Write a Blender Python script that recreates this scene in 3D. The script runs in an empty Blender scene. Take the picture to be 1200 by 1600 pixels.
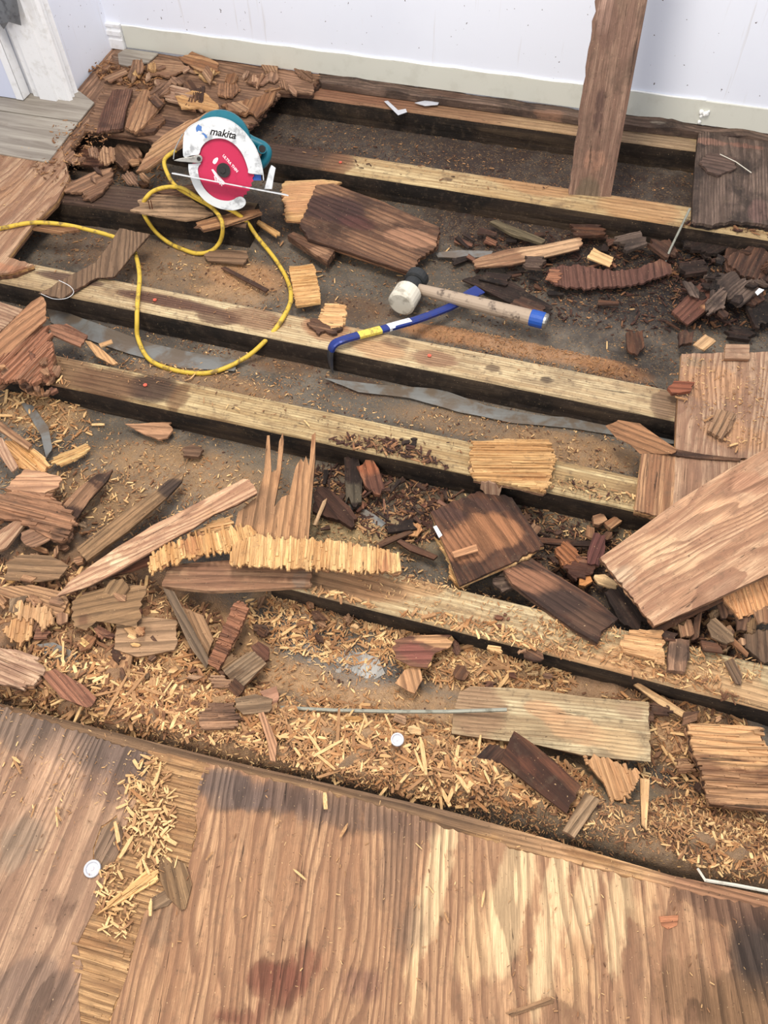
import bpy, bmesh, math, random
import numpy as np
from mathutils import Vector, Matrix, noise as MN
from mathutils.geometry import delaunay_2d_cdt

# ------------------------------------------------------------------ camera, world, lights, exposure
JT = .075            # top of the floor sleepers above the slab
PT = .093            # top of the plywood subfloor
F_PX = 1276.76
PITCH, ROLL, YAW = .9679, -.04317, -.32901
CAMZ = 1.4022 + JT
sc = bpy.context.scene
col = sc.collection
_f = np.array([math.sin(YAW)*math.cos(PITCH), math.cos(YAW)*math.cos(PITCH), -math.sin(PITCH)])
_r = np.array([math.cos(YAW), -math.sin(YAW), 0.])
_u = np.cross(_r, _f)
RT = math.cos(ROLL)*_r + math.sin(ROLL)*_u
UP = -math.sin(ROLL)*_r + math.cos(ROLL)*_u
FW = _f
cam_d = bpy.data.cameras.new('camera'); cam = bpy.data.objects.new('camera', cam_d); col.objects.link(cam)
cam_d.sensor_fit = 'VERTICAL'; cam_d.sensor_height = 36; cam_d.lens = F_PX/1600*36; cam_d.clip_start = .02
cam.matrix_world = Matrix(((RT[0], UP[0], -FW[0], 0), (RT[1], UP[1], -FW[1], 0), (RT[2], UP[2], -FW[2], CAMZ), (0, 0, 0, 1)))
sc.camera = cam

w = bpy.data.worlds.new('world'); sc.world = w; w.use_nodes = True
w.node_tree.nodes['Background'].inputs[0].default_value = (.93, .95, 1.0, 1)
w.node_tree.nodes['Background'].inputs[1].default_value = .78

def area(name, loc, target, size, sizey, power, color):
    l = bpy.data.lights.new(name, 'AREA'); l.shape = 'RECTANGLE'; l.size = size; l.size_y = sizey
    l.energy = power; l.color = color
    o = bpy.data.objects.new(name, l); col.objects.link(o); o.location = loc
    o.rotation_euler = (Vector(target)-Vector(loc)).to_track_quat('-Z', 'Y').to_euler()
    return o
area('ceiling_light', (-.45, 1.2, 2.45), (-.2, 1.25, 0), .8, .5, 42, (1, .92, .80))
area('room_light', (-.95, -.75, 2.0), (0, 1.0, .1), .9, .6, 26, (1, .91, .79))
sc.view_settings.view_transform = 'Standard'; sc.view_settings.look = 'None'
sc.view_settings.exposure = .35; sc.view_settings.gamma = 1; sc.view_settings.use_curve_mapping = False

# ------------------------------------------------------------------ helpers
def ray(px, py):
    d = FW*F_PX + RT*(px-600) - UP*(py-800)
    return d/np.linalg.norm(d)
CAM = np.array([0, 0, CAMZ])
def G(px, py, z=0.):
    """world point on the horizontal plane z seen at this spot of the photograph"""
    d = ray(px, py); t = (z-CAMZ)/d[2]
    return Vector(CAM + t*d)
def srgb(c):
    return tuple(((v/255)/12.92 if v/255 <= .04045 else ((v/255+.055)/1.055)**2.4) for v in c)
def setp(o, label=None, cat=None, group=None, kind=None):
    if label: o['label'] = label
    if cat: o['category'] = cat
    if group: o['group'] = group
    if kind: o['kind'] = kind
    return o
def empty(name, loc, rot=None):
    o = bpy.data.objects.new(name, None); col.objects.link(o); o.location = loc; o.empty_display_size = .02
    if rot is not None: o.matrix_world = Matrix.Translation(loc) @ rot.to_4x4()
    return o
def mesh_obj(name, verts, faces, mat, parent=None, smooth=False):
    me = bpy.data.meshes.new(name); me.from_pydata([tuple(v) for v in verts], [], faces); me.update()
    if mat: me.materials.append(mat)
    if smooth: me.polygons.foreach_set('use_smooth', [True]*len(me.polygons))
    o = bpy.data.objects.new(name, me); col.objects.link(o)
    if parent: o.parent = parent
    return o
def bm_obj(name, bm, mat, parent=None, smooth=False):
    me = bpy.data.meshes.new(name); bmesh.ops.recalc_face_normals(bm, faces=bm.faces[:]); bm.to_mesh(me); bm.free()
    if mat: me.materials.append(mat)
    if smooth: me.polygons.foreach_set('use_smooth', [True]*len(me.polygons))
    o = bpy.data.objects.new(name, me); col.objects.link(o)
    if parent: o.parent = parent
    return o
def bx(bm, a, b, M=None):
    vs = [bm.verts.new((M @ Vector(p)) if M else p) for p in
          [(x, y, z) for x in (a[0], b[0]) for y in (a[1], b[1]) for z in (a[2], b[2])]]
    for f in ((0, 1, 3, 2), (4, 6, 7, 5), (0, 4, 5, 1), (2, 3, 7, 6), (0, 2, 6, 4), (1, 5, 7, 3)):
        bm.faces.new([vs[i] for i in f])
def tube(bm, pts, r, n=8, caps=True, M=None):
    pts = [Vector(p) for p in pts]; rings = []
    for i, p in enumerate(pts):
        t = (pts[min(i+1, len(pts)-1)]-pts[max(i-1, 0)]).normalized()
        a = t.cross(Vector((0, 0, 1)));  a = a if a.length > .05 else t.cross(Vector((1, 0, 0)))
        a.normalize(); b = t.cross(a); rr = r[i] if isinstance(r, (list, tuple)) else r
        rings.append([bm.verts.new((M @ q) if M else q) for q in
                      (p + (a*math.cos(2*math.pi*k/n) + b*math.sin(2*math.pi*k/n))*rr for k in range(n))])
    for A, B in zip(rings, rings[1:]):
        for k in range(n): bm.faces.new((A[k], A[(k+1) % n], B[(k+1) % n], B[k]))
    if caps: bm.faces.new(rings[0]); bm.faces.new(rings[-1][::-1])
def catmull(P, n=8):
    P = [Vector(p) for p in P]; out = []
    for i in range(len(P)-1):
        a = P[max(i-1, 0)]; b = P[i]; c = P[i+1]; d = P[min(i+2, len(P)-1)]
        for k in range(n):
            t = k/n
            out.append(.5*((2*b)+(c-a)*t+(2*a-5*b+4*c-d)*t*t+(3*b-a-3*c+d)*t**3))
    out.append(P[-1]); return out

# ------------------------------------------------------------------ materials
class NT:
    def __init__(s, name):
        s.m = bpy.data.materials.new(name); s.m.use_nodes = True; s.t = s.m.node_tree; s.t.nodes.clear()
        s.out = s.n('ShaderNodeOutputMaterial'); s.b = s.n('ShaderNodeBsdfPrincipled')
        s.l(s.b.outputs[0], s.out.inputs[0])
    def n(s, k, **kw):
        o = s.t.nodes.new(k)
        for a, v in kw.items(): setattr(o, a, v)
        return o
    def l(s, a, b): s.t.links.new(a, b)
    def put(s, sock, v):
        if isinstance(v, bpy.types.NodeSocket): s.l(v, sock)
        elif v is not None: sock.default_value = v
    def math(s, op, a, b=None, c=None, clamp=False):
        o = s.n('ShaderNodeMath', operation=op, use_clamp=clamp)
        for i, v in enumerate((a, b, c)):
            if v is not None: s.put(o.inputs[i], v)
        return o.outputs[0]
    def mix(s, f, a, b, mode='MIX'):
        o = s.n('ShaderNodeMix', data_type='RGBA', blend_type=mode, clamp_factor=True)
        s.put(o.inputs[0], f); s.put(o.inputs[6], a); s.put(o.inputs[7], b); return o.outputs[2]
    def noise(s, vec, scale, detail=4, rough=.55, dist=0):
        o = s.n('ShaderNodeTexNoise'); s.l(vec, o.inputs['Vector'])
        for k, v in (('Scale', scale), ('Detail', detail), ('Roughness', rough), ('Distortion', dist)): o.inputs[k].default_value = v
        return o.outputs[0]
    def ramp(s, f, *stops):
        o = s.n('ShaderNodeValToRGB'); s.put(o.inputs[0], f); e = o.color_ramp.elements
        while len(e) < len(stops): e.new(.5)
        for i, (p, c) in enumerate(stops):
            e[i].position = p; e[i].color = (*c, 1) if len(c) == 3 else c
        return o.outputs[0]
    def step(s, f, a, b):
        o = s.n('ShaderNodeMapRange', interpolation_type='SMOOTHSTEP'); s.put(o.inputs[0], f)
        o.inputs[1].default_value = a; o.inputs[2].default_value = b; return o.outputs[0]
    def mapv(s, vec, scale, off=None):
        o = s.n('ShaderNodeMapping'); s.l(vec, o.inputs[0]); o.inputs['Scale'].default_value = scale
        if off is not None: s.l(off, o.inputs['Location'])
        return o.outputs[0]
    def coords(s, rnd=True):
        tc = s.n('ShaderNodeTexCoord').outputs['Object']
        if not rnd: return tc, None
        oi = s.n('ShaderNodeObjectInfo'); v = s.n('ShaderNodeVectorMath', operation='ADD')
        c = s.n('ShaderNodeCombineXYZ'); r = s.math('MULTIPLY', oi.outputs['Random'], 37.)
        for i in range(3): s.l(r, c.inputs[i])
        s.l(tc, v.inputs[0]); s.l(c.outputs[0], v.inputs[1]); return v.outputs[0], oi.outputs['Random']
    def bump(s, h, strength, dist=.002):
        o = s.n('ShaderNodeBump'); s.l(h, o.inputs['Height']); o.inputs['Strength'].default_value = strength
        o.inputs['Distance'].default_value = dist; s.l(o.outputs[0], s.b.inputs['Normal'])
    def fin(s, color, rough=.8, spec=.3):
        s.put(s.b.inputs['Base Color'], color); s.put(s.b.inputs['Roughness'], rough)
        s.b.inputs['Specular IOR Level'].default_value = spec; return s.m

def c4(c): return (*srgb(c), 1)
def wood(name, light, dark, stain=(60, 42, 34), st=.35, rings=9., fib=1., rough=.85, var=.25, grime=.35, ringw=.72, stsc=9, kf=60., ringc=None, attr=True):
    """weathered wood, grain along local X; the attribute «stain» adds soaked or dyed patches"""
    t = NT(name); v, rnd = t.coords()
    g1 = t.noise(t.mapv(v, (2.2, 42, 42)), 1.0, 6, .6, .4)
    fine = t.noise(t.mapv(v, (22, 620, 620)), 1.0, 3, .6)
    sep = t.n('ShaderNodeSeparateXYZ'); t.l(v, sep.inputs[0])
    warp = t.math('ADD', t.math('MULTIPLY', t.noise(t.mapv(v, (1.3, 7, 7)), 1.0, 2.5, .5, .3), rings*.62), t.math('MULTIPLY', t.noise(t.mapv(v, (5, 40, 40)), 1.0, 3, .6), .5))
    fr = t.math('FRACT', t.math('ADD', t.math('MULTIPLY', sep.outputs[1], kf), warp))
    ring = t.math('MULTIPLY', t.step(fr, .42, .9), t.step(fr, 1., .95))
    fr2 = t.math('FRACT', t.math('ADD', t.math('MULTIPLY', sep.outputs[1], kf*1.9), t.math('MULTIPLY', warp, 1.25)))
    ring2 = t.math('MULTIPLY', t.step(fr2, .38, .8), t.step(fr2, 1., .9)); mk = t.step(t.noise(t.mapv(v, (.6, 3.4, 3.4)), 1.0, 1, .5), .51, .56)
    ring = t.math('ADD', t.math('MULTIPLY', ring, t.math('SUBTRACT', 1., mk)), t.math('MULTIPLY', ring2, mk))
    base = t.mix(t.step(g1, .38, .62), c4(dark), c4(light))
    base = t.mix(t.math('MULTIPLY', ring, t.math('MULTIPLY', t.math('ADD', .6, t.math('MULTIPLY', g1, .8)), ringw)), base, c4(ringc) if ringc else t.mix(.5, c4(dark), (.02, .012, .01, 1)))
    fm = t.step(fine, .3, .7)
    base = t.mix(t.math('MULTIPLY', t.math('SUBTRACT', 1., fm), (.62*fib)), base, t.mix(.55, c4(dark), (.03, .02, .015, 1)))
    # blotchy damp staining and grey dirt
    b = t.noise(t.mapv(v, (.7, 1, 1)), stsc, 5, .62, .3)
    base = t.mix(t.math('MULTIPLY', t.step(b, .63-st*.35, .76-st*.25), min(.9, st*1.7)), base, c4(stain))
    d = t.noise(v, 60, 4, .7)
    base = t.mix(t.math('MULTIPLY', t.step(d, .5, .72), grime), base, c4((96, 80, 66)))
    a = t.n('ShaderNodeAttribute', attribute_name='stain')
    det = t.math('MULTIPLY', t.math('ADD', .62, t.math('MULTIPLY', t.math('ADD', g1, fm), .42)), t.math('SUBTRACT', 1.04, t.math('MULTIPLY', ring, .5*min(1, ringw+.2))))
    sc_ = t.mix(1., a.outputs['Color'], det, 'MULTIPLY')
    edge = t.math('ADD', t.math('MULTIPLY', t.math('SUBTRACT', t.noise(t.mapv(v, (.55, 1.4, 1)), 20, 8, .74, .4), .5), 1.9), t.math('MULTIPLY', t.math('SUBTRACT', g1, .5), .9))
    al = t.math('MULTIPLY', t.step(t.math('ADD', a.outputs['Alpha'], edge), .22, .62), t.math('MULTIPLY', t.step(a.outputs['Alpha'], .03, .3), t.math('ADD', .3, t.math('MULTIPLY', a.outputs['Alpha'], .66))))
    if attr: base = t.mix(al, base, sc_)
    # pits, crumbs of dirt and fine dark cracks along the grain
    ck = t.noise(t.mapv(v, (5, 130, 130)), 1.0, 4, .7, .6)
    crack = t.step(ck, .645, .69); base = t.mix(t.math('MULTIPLY', crack, .75*fib), base, (.018, .012, .01, 1))
    sp = t.noise(v, 210, 2, .6); base = t.mix(t.math('MULTIPLY', t.step(sp, .69, .73), .7), base, c4((60, 44, 36)))
    sl = t.noise(v, 260, 2, .6); base = t.mix(t.math('MULTIPLY', t.step(sl, .71, .75), .6), base, c4((214, 178, 134)))
    hv = t.n('ShaderNodeHueSaturation'); t.l(base, hv.inputs['Color'])
    t.l(t.math('ADD', 1-var/2, t.math('MULTIPLY', rnd, var)), hv.inputs['Value'])
    t.l(t.math('ADD', .84, t.math('MULTIPLY', t.math('FRACT', t.math('MULTIPLY', rnd, 7.3)), .14)), hv.inputs['Saturation'])
    h = t.math('SUBTRACT', t.math('ADD', t.math('MULTIPLY', fm, .3), t.math('SUBTRACT', t.math('MULTIPLY', g1, .6), t.math('MULTIPLY', ring, .45))), t.math('MULTIPLY', crack, .5))
    t.bump(h, .9, .0022)
    return t.fin(t.mix(1., hv.outputs[0], (1.0, .975, .915, 1), 'MULTIPLY'), rough)

M = {}
M['tan'] = wood('tan_plywood', (196, 150, 108), (146, 100, 68), (88, 60, 46), .3)
M['light'] = wood('bright_torn_plywood', (236, 194, 132), (192, 140, 82), (150, 104, 62), .2, rings=5, ringw=.4)
M['brown'] = wood('brown_soaked_wood', (140, 98, 68), (92, 60, 42), (52, 34, 28), .5)
M['red'] = wood('red_brown_rot', (156, 104, 76), (102, 60, 44), (60, 36, 30), .45)
M['dark'] = wood('dark_rotten_wood', (112, 72, 50), (62, 38, 30), (34, 24, 22), .4, rings=12, kf=34)
M['black'] = wood('black_rotten_wood', (62, 42, 36), (34, 23, 21), (18, 14, 14), .5, rings=4)
M['grey'] = wood('grey_weathered_wood', (166, 134, 100), (118, 90, 64), (70, 54, 42), .35)
M['pink'] = wood('pink_brown_board', (204, 168, 138), (166, 126, 100), (128, 96, 80), .35, rings=20, ringw=.75, kf=24, ringc=(140, 100, 80))
M['cream'] = wood('cream_treated_wood', (218, 196, 152), (176, 146, 104), (108, 82, 58), .3, rings=4, ringw=.5, grime=.6, stsc=11, kf=70, ringc=(140, 112, 76))
M['jside'] = wood('damp_shaded_sleeper_side', (78, 62, 46), (44, 33, 26), (24, 19, 17), .55, rings=4, attr=False)  # dark colour paints in the side faces' shade as well as their damp
M['face'] = wood('front_sheet_face', (196, 154, 118), (164, 122, 92), (128, 96, 76), .3, rings=17, ringw=.75, grime=.35, var=.0, stsc=6, kf=36, ringc=(118, 84, 66))
M['core'] = wood('exposed_core_ply', (212, 164, 104), (160, 112, 64), (120, 80, 46), .25, rings=4)
M['rot'] = wood('crumbling_top_ply', (182, 136, 102), (130, 92, 68), (84, 58, 46), .38, stsc=16)
M['mould'] = wood('mouldy_black_ply', (134, 110, 98), (88, 70, 62), (46, 38, 36), .45, stsc=12, grime=.6)

def simple(name, c, rough=.6, metal=0., noise=.0, nscale=60, c2=None, bump=0):
    t = NT(name); v, _ = t.coords(False); base = c4(c)
    n = t.noise(v, nscale, 5, .65)
    if c2: base = t.mix(t.math('MULTIPLY', t.step(n, .5, .68), noise), base, c4(c2))
    t.b.inputs['Metallic'].default_value = metal
    if bump: t.bump(n, bump, .001)
    return t.fin(base, rough)
M['wall'] = None
def wall_mat():
    t = NT('painted_wall'); v, _ = t.coords(False)
    base = c4((228, 232, 244))
    n = t.noise(v, 2.2, 4, .6); base = t.mix(t.math('MULTIPLY', t.step(n, .45, .7), .35), base, c4((216, 220, 234)))
    s = t.noise(v, 95, 2, .5); base = t.mix(t.step(s, .735, .76), base, c4((112, 104, 108)))
    dr = t.noise(t.mapv(v, (60, 60, 3)), 1.0, 3, .6)
    base = t.mix(t.math('MULTIPLY', t.step(dr, .62, .75), .3), base, c4((186, 178, 172)))
    t.bump(t.noise(v, 180, 3, .5), .15, .001); return t.fin(base, .55)
M['wall'] = wall_mat()
M['white'] = simple('white_trim_paint', (232, 233, 236), .4, 0, .4, 40, (196, 194, 190))
M['door'] = simple('door_paint', (204, 210, 230), .4, 0, .4, 8, (190, 196, 214))
M['tape'] = simple('silver_duct_tape', (112, 114, 118), .35, .3, .8, 30, (70, 70, 74), .6)
M['base'] = simple('cream_baseboard', (208, 208, 198), .45, 0, .35, 14, (186, 184, 172))
M['caulk'] = simple('white_caulk', (240, 240, 238), .5)

def vinyl():
    t = NT('grey_vinyl_plank'); v, _ = t.coords()
    n = t.noise(t.mapv(v, (3, 36, 36)), 1, 6, .65, .5)
    base = t.mix(t.step(n, .3, .7), c4((122, 112, 102)), c4((168, 160, 148)))
    d = t.noise(v, 9, 5, .7); base = t.mix(t.math('MULTIPLY', t.step(d, .55, .75), .6), base, c4((120, 100, 80)))
    t.bump(n, .2, .001); return t.fin(base, .5)
M['vinyl'] = vinyl()

def slab():
    t = NT('dirty_slab'); v, _ = t.coords(False)
    n = t.noise(v, 7, 8, .68, .3); f = t.noise(v, 130, 4, .7); g = t.noise(v, 420, 3, .7)
    base = t.mix(t.step(n, .36, .66), c4((88, 80, 72)), c4((132, 122, 110)))
    base = t.mix(t.math('MULTIPLY', t.step(f, .5, .7), .5), base, c4((54, 44, 38)))
    a = t.n('ShaderNodeAttribute', attribute_name='stain')
    det = t.math('ADD', .35, t.math('ADD', t.math('MULTIPLY', f, .65), t.math('MULTIPLY', g, .65)))
    sc_ = t.mix(1., a.outputs['Color'], det, 'MULTIPLY')
    e = t.math('MULTIPLY', t.math('SUBTRACT', t.noise(v, 28, 7, .75, .4), .5), 1.9)
    al = t.math('ADD', a.outputs['Alpha'], t.math('MULTIPLY', e, t.step(a.outputs['Alpha'], .0, .35)), clamp=True)
    base = t.mix(al, base, sc_)
    fl = t.n('ShaderNodeTexVoronoi'); t.l(t.mapv(v, (1, 2.6, 1)), fl.inputs[0]); fl.inputs['Scale'].default_value = 130
    m = t.math('MULTIPLY', t.step(fl.outputs['Distance'], .36, .24), t.step(t.noise(v, 45, 4, .7), .42, .56))
    base = t.mix(t.math('MULTIPLY', m, .75), base, c4((186, 148, 104)))
    t.bump(t.math('ADD', t.math('MULTIPLY', f, .8), t.math('ADD', g, t.math('MULTIPLY', m, .4))), 1., .004)
    rr = t.math('SUBTRACT', .85, t.math('MULTIPLY', t.step(n, .6, .45), .3))
    return t.fin(base, rr)
M['slab'] = slab()

def film():
    t = NT('dusty_plastic_film'); v, _ = t.coords()
    n = t.noise(v, 14, 6, .65, .5)
    base = t.mix(t.step(n, .42, .62), c4((112, 112, 110)), c4((98, 86, 74)))
    t.b.inputs['Alpha'].default_value = 1
    t.bump(t.noise(t.mapv(v, (10, 40, 10)), 1, 4, .6, .8), .5, .003)
    return t.fin(base, .34, .5)
M['film'] = film()

# ------------------------------------------------------------------ stains
def blobs(lst, z):
    """list of (px, py, rx, ry, rgb, strength[, height]) -> world ellipses at height z (radii in metres)"""
    out = []
    for b in lst:
        p = G(b[0], b[1], z); out.append((p.x, p.y, b[2], b[3], srgb(b[4]), b[5], b[6] if len(b) > 6 else 0))
    return out
def stain_arrays(X, Y, bl):
    rgb = np.zeros((len(X), 3)); al = np.zeros(len(X)); H = np.zeros(len(X))
    for x, y, rx, ry, c, s, h in bl:
        d = ((X-x)/rx)**2 + ((Y-y)/ry)**2
        k = np.clip(1.35-d*.95, 0, 1); k = k*k*(3-2*k)
        a = k*s
        na = al + a*(1-al*.5); wgt = np.where(a > 0, a/np.maximum(np.maximum(na, 1e-6), a), 0)
        wgt = np.clip(wgt*1.2, 0, 1)[:, None]
        rgb = rgb*(1-wgt) + np.array(c)*wgt; al = np.minimum(na, 1)
        H += h*np.exp(-d*1.2)
    return rgb, al, H
def paint(o, bl):
    me = o.data; n = len(me.vertices); co = np.zeros(n*3); me.vertices.foreach_get('co', co); co = co.reshape(-1, 3)
    mw = np.array(o.matrix_world); P = co @ mw[:3, :3].T + mw[:3, 3]
    rgb, al, _ = stain_arrays(P[:, 0], P[:, 1], bl)
    at = me.attributes.new('stain', 'FLOAT_COLOR', 'POINT')
    at.data.foreach_set('color', np.concatenate([rgb, al[:, None]], 1).ravel())

# ------------------------------------------------------------------ slab with heaps of sawdust
SD = (176, 132, 88); SD2 = (156, 114, 78); OR = (180, 124, 76); BK = (44, 36, 34); DB = (70, 52, 42); GY = (110, 108, 104)
SLAB = [
 # bay behind the back sleepers
 (560, 210, .5, .16, (66, 52, 46), .75), (900, 270, .5, .14, (62, 46, 40), .8), (700, 130, 1.4, .06, (66, 56, 50), .9, .05), (1000, 175, .9, .06, (70, 60, 54), .9, .055),
 # bays around the saw
 (150, 235, .2, .12, (132, 92, 66), .6, .02), (330, 330, .4, .12, DB, .6), (300, 420, .32, .10, (150, 112, 74), .6, .01), (160, 380, .2, .1, (104, 78, 58), .6),
 (380, 430, .12, .06, OR, .55), (360, 460, .1, .04, SD, .5), (470, 250, .3, .1, DB, .7),
 (600, 440, .3, .12, (84, 76, 66), .5), (820, 360, .35, .12, (58, 42, 36), .85), (1010, 440, .42, .16, BK, .9), (1160, 420, .25, .25, (38, 32, 32), .95), (960, 500, .2, .1, (66, 58, 54), .6),
 (800, 540, .28, .028, (170, 120, 80), .95, .014), (690, 520, .12, .03, (170, 112, 66), .8, .012), (960, 575, .1, .03, (160, 104, 60), .7, .01), (560, 480, .1, .05, (104, 74, 50), .7), (1010, 560, .08, .06, BK, .6),
 # bay between third and fourth sleeper
 (200, 500, .2, .08, (78, 70, 64), .6), (330, 600, .22, .05, (154, 112, 72), .65, .01), (430, 560, .12, .04, (120, 84, 56), .6), (600, 640, .3, .05, (98, 88, 76), .5),
 (900, 700, .16, .05, (164, 120, 76), .75, .01), (730, 660, .2, .04, (140, 106, 72), .5), (560, 600, .1, .03, (90, 60, 42), .6),
 # bay below the fourth
 (200, 690, .16, .08, (96, 84, 68), .5), (300, 740, .25, .08, (158, 118, 76), .65, .012), (150, 780, .16, .07, (160, 118, 74), .7, .02), (60, 640, .12, .06, (186, 138, 84), .75, .02),
 (430, 720, .12, .05, (120, 104, 84), .6), (620, 770, .2, .09, (104, 86, 66), .6), (600, 830, .2, .05, (164, 132, 86), .7, .01), (520, 820, .1, .05, (170, 140, 90), .7, .01), (860, 800, .2, .07, (122, 104, 76), .6), (900, 880, .2, .1, (70, 52, 42), .75), (750, 870, .14, .05, (96, 90, 80), .6),
 # left heap
 (60, 900, .3, .16, (112, 82, 58), .8, .035), (200, 960, .3, .12, (140, 100, 66), .8, .035), (60, 1040, .28, .1, (150, 106, 70), .85, .045), (300, 1020, .2, .1, (168, 122, 76), .8, .02),
 # front bay
 (230, 1130, .34, .07, (150, 108, 72), .9, .055), (400, 1150, .2, .06, (172, 124, 76), .9, .04), (560, 1180, .25, .06, SD, .95, .04), (700, 1190, .25, .06, SD, .95, .045), (600, 1100, .3, .05, SD, .9, .01),
 (330, 1080, .12, .06, (166, 120, 74), .9, .02), (800, 1060, .22, .07, SD, .9, .015), (700, 990, .2, .04, SD, .85, .015), (480, 950, .12, .03, SD, .85, .015), (1000, 1100, .2, .06, SD2, .85, .01),
 (880, 1230, .14, .06, (150, 114, 74), .8, .02), (1050, 1150, .12, .06, (176, 128, 82), .85, .015), (1150, 1310, .2, .07, (150, 106, 66), .9, .02), (480, 1000, .08, .05, GY, .6), (560, 1040, .08, .05, GY, .7), (1000, 1270, .1, .05, (104, 96, 78), .8),
 (760, 1240, .3, .03, (140, 104, 70), .8, .05), (430, 1185, .4, .03, (120, 88, 60), .8, .06), (960, 1320, .2, .035, (120, 96, 70), .8, .06), (1120, 1350, .22, .05, (140, 106, 74), .9, .065),
 (1130, 1080, .1, .05, (150, 108, 68), .8, .03), (1120, 1000, .15, .07, (76, 56, 44), .8, .02),
]
def dull(c):
    l = .3*c[0]+.59*c[1]+.11*c[2]; return tuple(min(255, (l+(v-l)*.74)*1.1) for v in c)
SB = blobs([(*b[:4], dull(b[4]), *b[5:]) for b in SLAB], .01)
def slab_h(X, Y):
    H = np.zeros_like(X)
    for x, y, rx, ry, c, s, h in SB:
        if h: H = H + h*np.exp(-1.2*(((X-x)/rx)**2+((Y-y)/ry)**2))
    return np.minimum(H, .085)
def build_floor():
    xs = np.arange(-2.4, 1.75, .0105); ys = np.arange(-.7, 2.56, .0105); nx, ny = len(xs), len(ys)
    XX, YY = np.meshgrid(xs, ys); X = XX.ravel(); Y = YY.ravel()
    rgb, al, _ = stain_arrays(X, Y, SB); H = slab_h(X, Y)
    N = np.array([MN.noise(Vector((x*22, y*22, 3)))*.6 + MN.noise(Vector((x*70, y*70, 8)))*.4 for x, y in zip(X, Y)])
    Z = H*(1+.25*N) + .0022*N*(1+3*al)
    me = bpy.data.meshes.new('floor'); me.vertices.add(nx*ny)
    me.vertices.foreach_set('co', np.stack([X, Y, Z], 1).ravel())
    i = (np.arange(ny-1)[:, None]*nx + np.arange(nx-1)[None, :]).ravel()
    q = np.stack([i, i+1, i+nx+1, i+nx], 1)
    me.loops.add(q.size); me.loops.foreach_set('vertex_index', q.ravel().astype(np.int32))
    me.polygons.add(len(q)); me.polygons.foreach_set('loop_start', np.arange(0, q.size, 4, dtype=np.int32)); me.polygons.foreach_set('loop_total', np.full(len(q), 4, dtype=np.int32))
    me.update(calc_edges=True); me.polygons.foreach_set('use_smooth', [True]*len(q))
    at = me.attributes.new('stain', 'FLOAT_COLOR', 'POINT'); at.data.foreach_set('color', np.concatenate([rgb, al[:, None]], 1).ravel())
    me.materials.append(M['slab']); o = bpy.data.objects.new('floor', me); col.objects.link(o); setp(o, kind='structure')
build_floor()

# ------------------------------------------------------------------ walls, baseboard, door
WY = G(190, 75, PT).y + .004
XL = G(178, 72, PT).x
bm = bmesh.new(); bx(bm, (XL-.12, WY, -.05), (2.2, WY+.12, 2.5)); setp(bm_obj('wall_back', bm, M['wall']), kind='structure')
cA = G(95, 161, PT); cB = G(120, 141, PT)            # casing, near and far edge
YC = G(108, 160, PT).y; YW = G(121, 143, PT).y
bm = bmesh.new(); bx(bm, (XL-.12, YC+.02, -.05), (XL, WY, 2.5)); setp(bm_obj('wall_left', bm, M['wall']), kind='structure')
# baseboard on the back wall with its caulk bead
bb = bmesh.new(); x0 = G(200, 76, PT).x
bx(bb, (x0, WY-.007, PT+.006), (1.8, WY, PT+.075))
o = bm_obj('baseboard_back', bb, M['base']); setp(o, kind='structure')
cb = bmesh.new(); tube(cb, [(x0+i*.05, WY-.004, PT+.077+.0012*math.sin(i*1.7)) for i in range(int((.25-x0)/.05))], .0028, 6)
bm_obj('caulk_bead', cb, M['caulk'], o)
cb = bmesh.new()
p = G(1097, 186, PT+.02)
for k in range(7):
    r = random.Random(k); q = Vector((p.x+r.uniform(-.012, .012), WY-.011, PT+.012+r.uniform(0, .04)))
    bmesh.ops.create_icosphere(cb, subdivisions=1, radius=r.uniform(.004, .009), matrix=Matrix.Translation(q))
bm_obj('caulk_lump', cb, M['caulk'], o)
# stub of moulded white base in the corner
bm = bmesh.new(); xs0 = XL; xs1 = x0-.004
for (z0, z1, d) in ((0, .03, .018), (.03, .045, .014), (.045, .058, .02), (.058, .07, .011), (.07, .078, .015)):
    bx(bm, (xs0, WY-d, PT+z0+.002), (xs1, WY, PT+z1+.002))
setp(bm_obj('trim_1', bm, M['white']), kind='structure')
# door casing (stepped profile) on the left wall, jamb and door leaf
bm = bmesh.new(); yn = G(93, 161, PT).y; W0 = YW-YC
prof = [(0, 0), (0, .020), (.010, .024), (.018, .018), (.026, .022), (.040, .016), (.052, .020), (.060, .008), (.060, 0)]
sc_y = max(W0, .05)/.06
for z in (PT+.002, 2.2):
    for (a, d) in prof: bm.verts.new((XL+d*1.6, YC-.0+a*sc_y, z))
vs = [v for v in bm.verts]; n = len(prof)
for k in range(n): bm.faces.new((vs[k], vs[(k+1) % n], vs[n+(k+1) % n], vs[n+k]))
bm.faces.new(vs[:n]); bm.faces.new(vs[n:])
setp(bm_obj('trim_2', bm, M['white']), kind='structure')
bm = bmesh.new(); jx = G(53, 150, PT).x
bx(bm, (jx+.006, YC-.001, PT+.001), (XL+.02, YC+.03, 2.2)); bx(bm, (jx-.04, YC+.012, PT+.001), (jx+.006, YC+.03, 2.2)); bx(bm, (jx+.035, YC-.012, PT+.001), (XL-.008, YC, 2.2))  # middle box stands in for the jamb rabbet, added to darken the door gap
setp(bm_obj('trim_3', bm, M['white']), kind='structure')
d1 = empty('door_1', (jx-.012, YC-.005, PT+.008)); setp(d1, kind='structure')
bm = bmesh.new(); bx(bm, (-.75, -.03, 0), (0, .008, 2.0)); bm_obj('door_leaf', bm, M['door'], d1)
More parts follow.
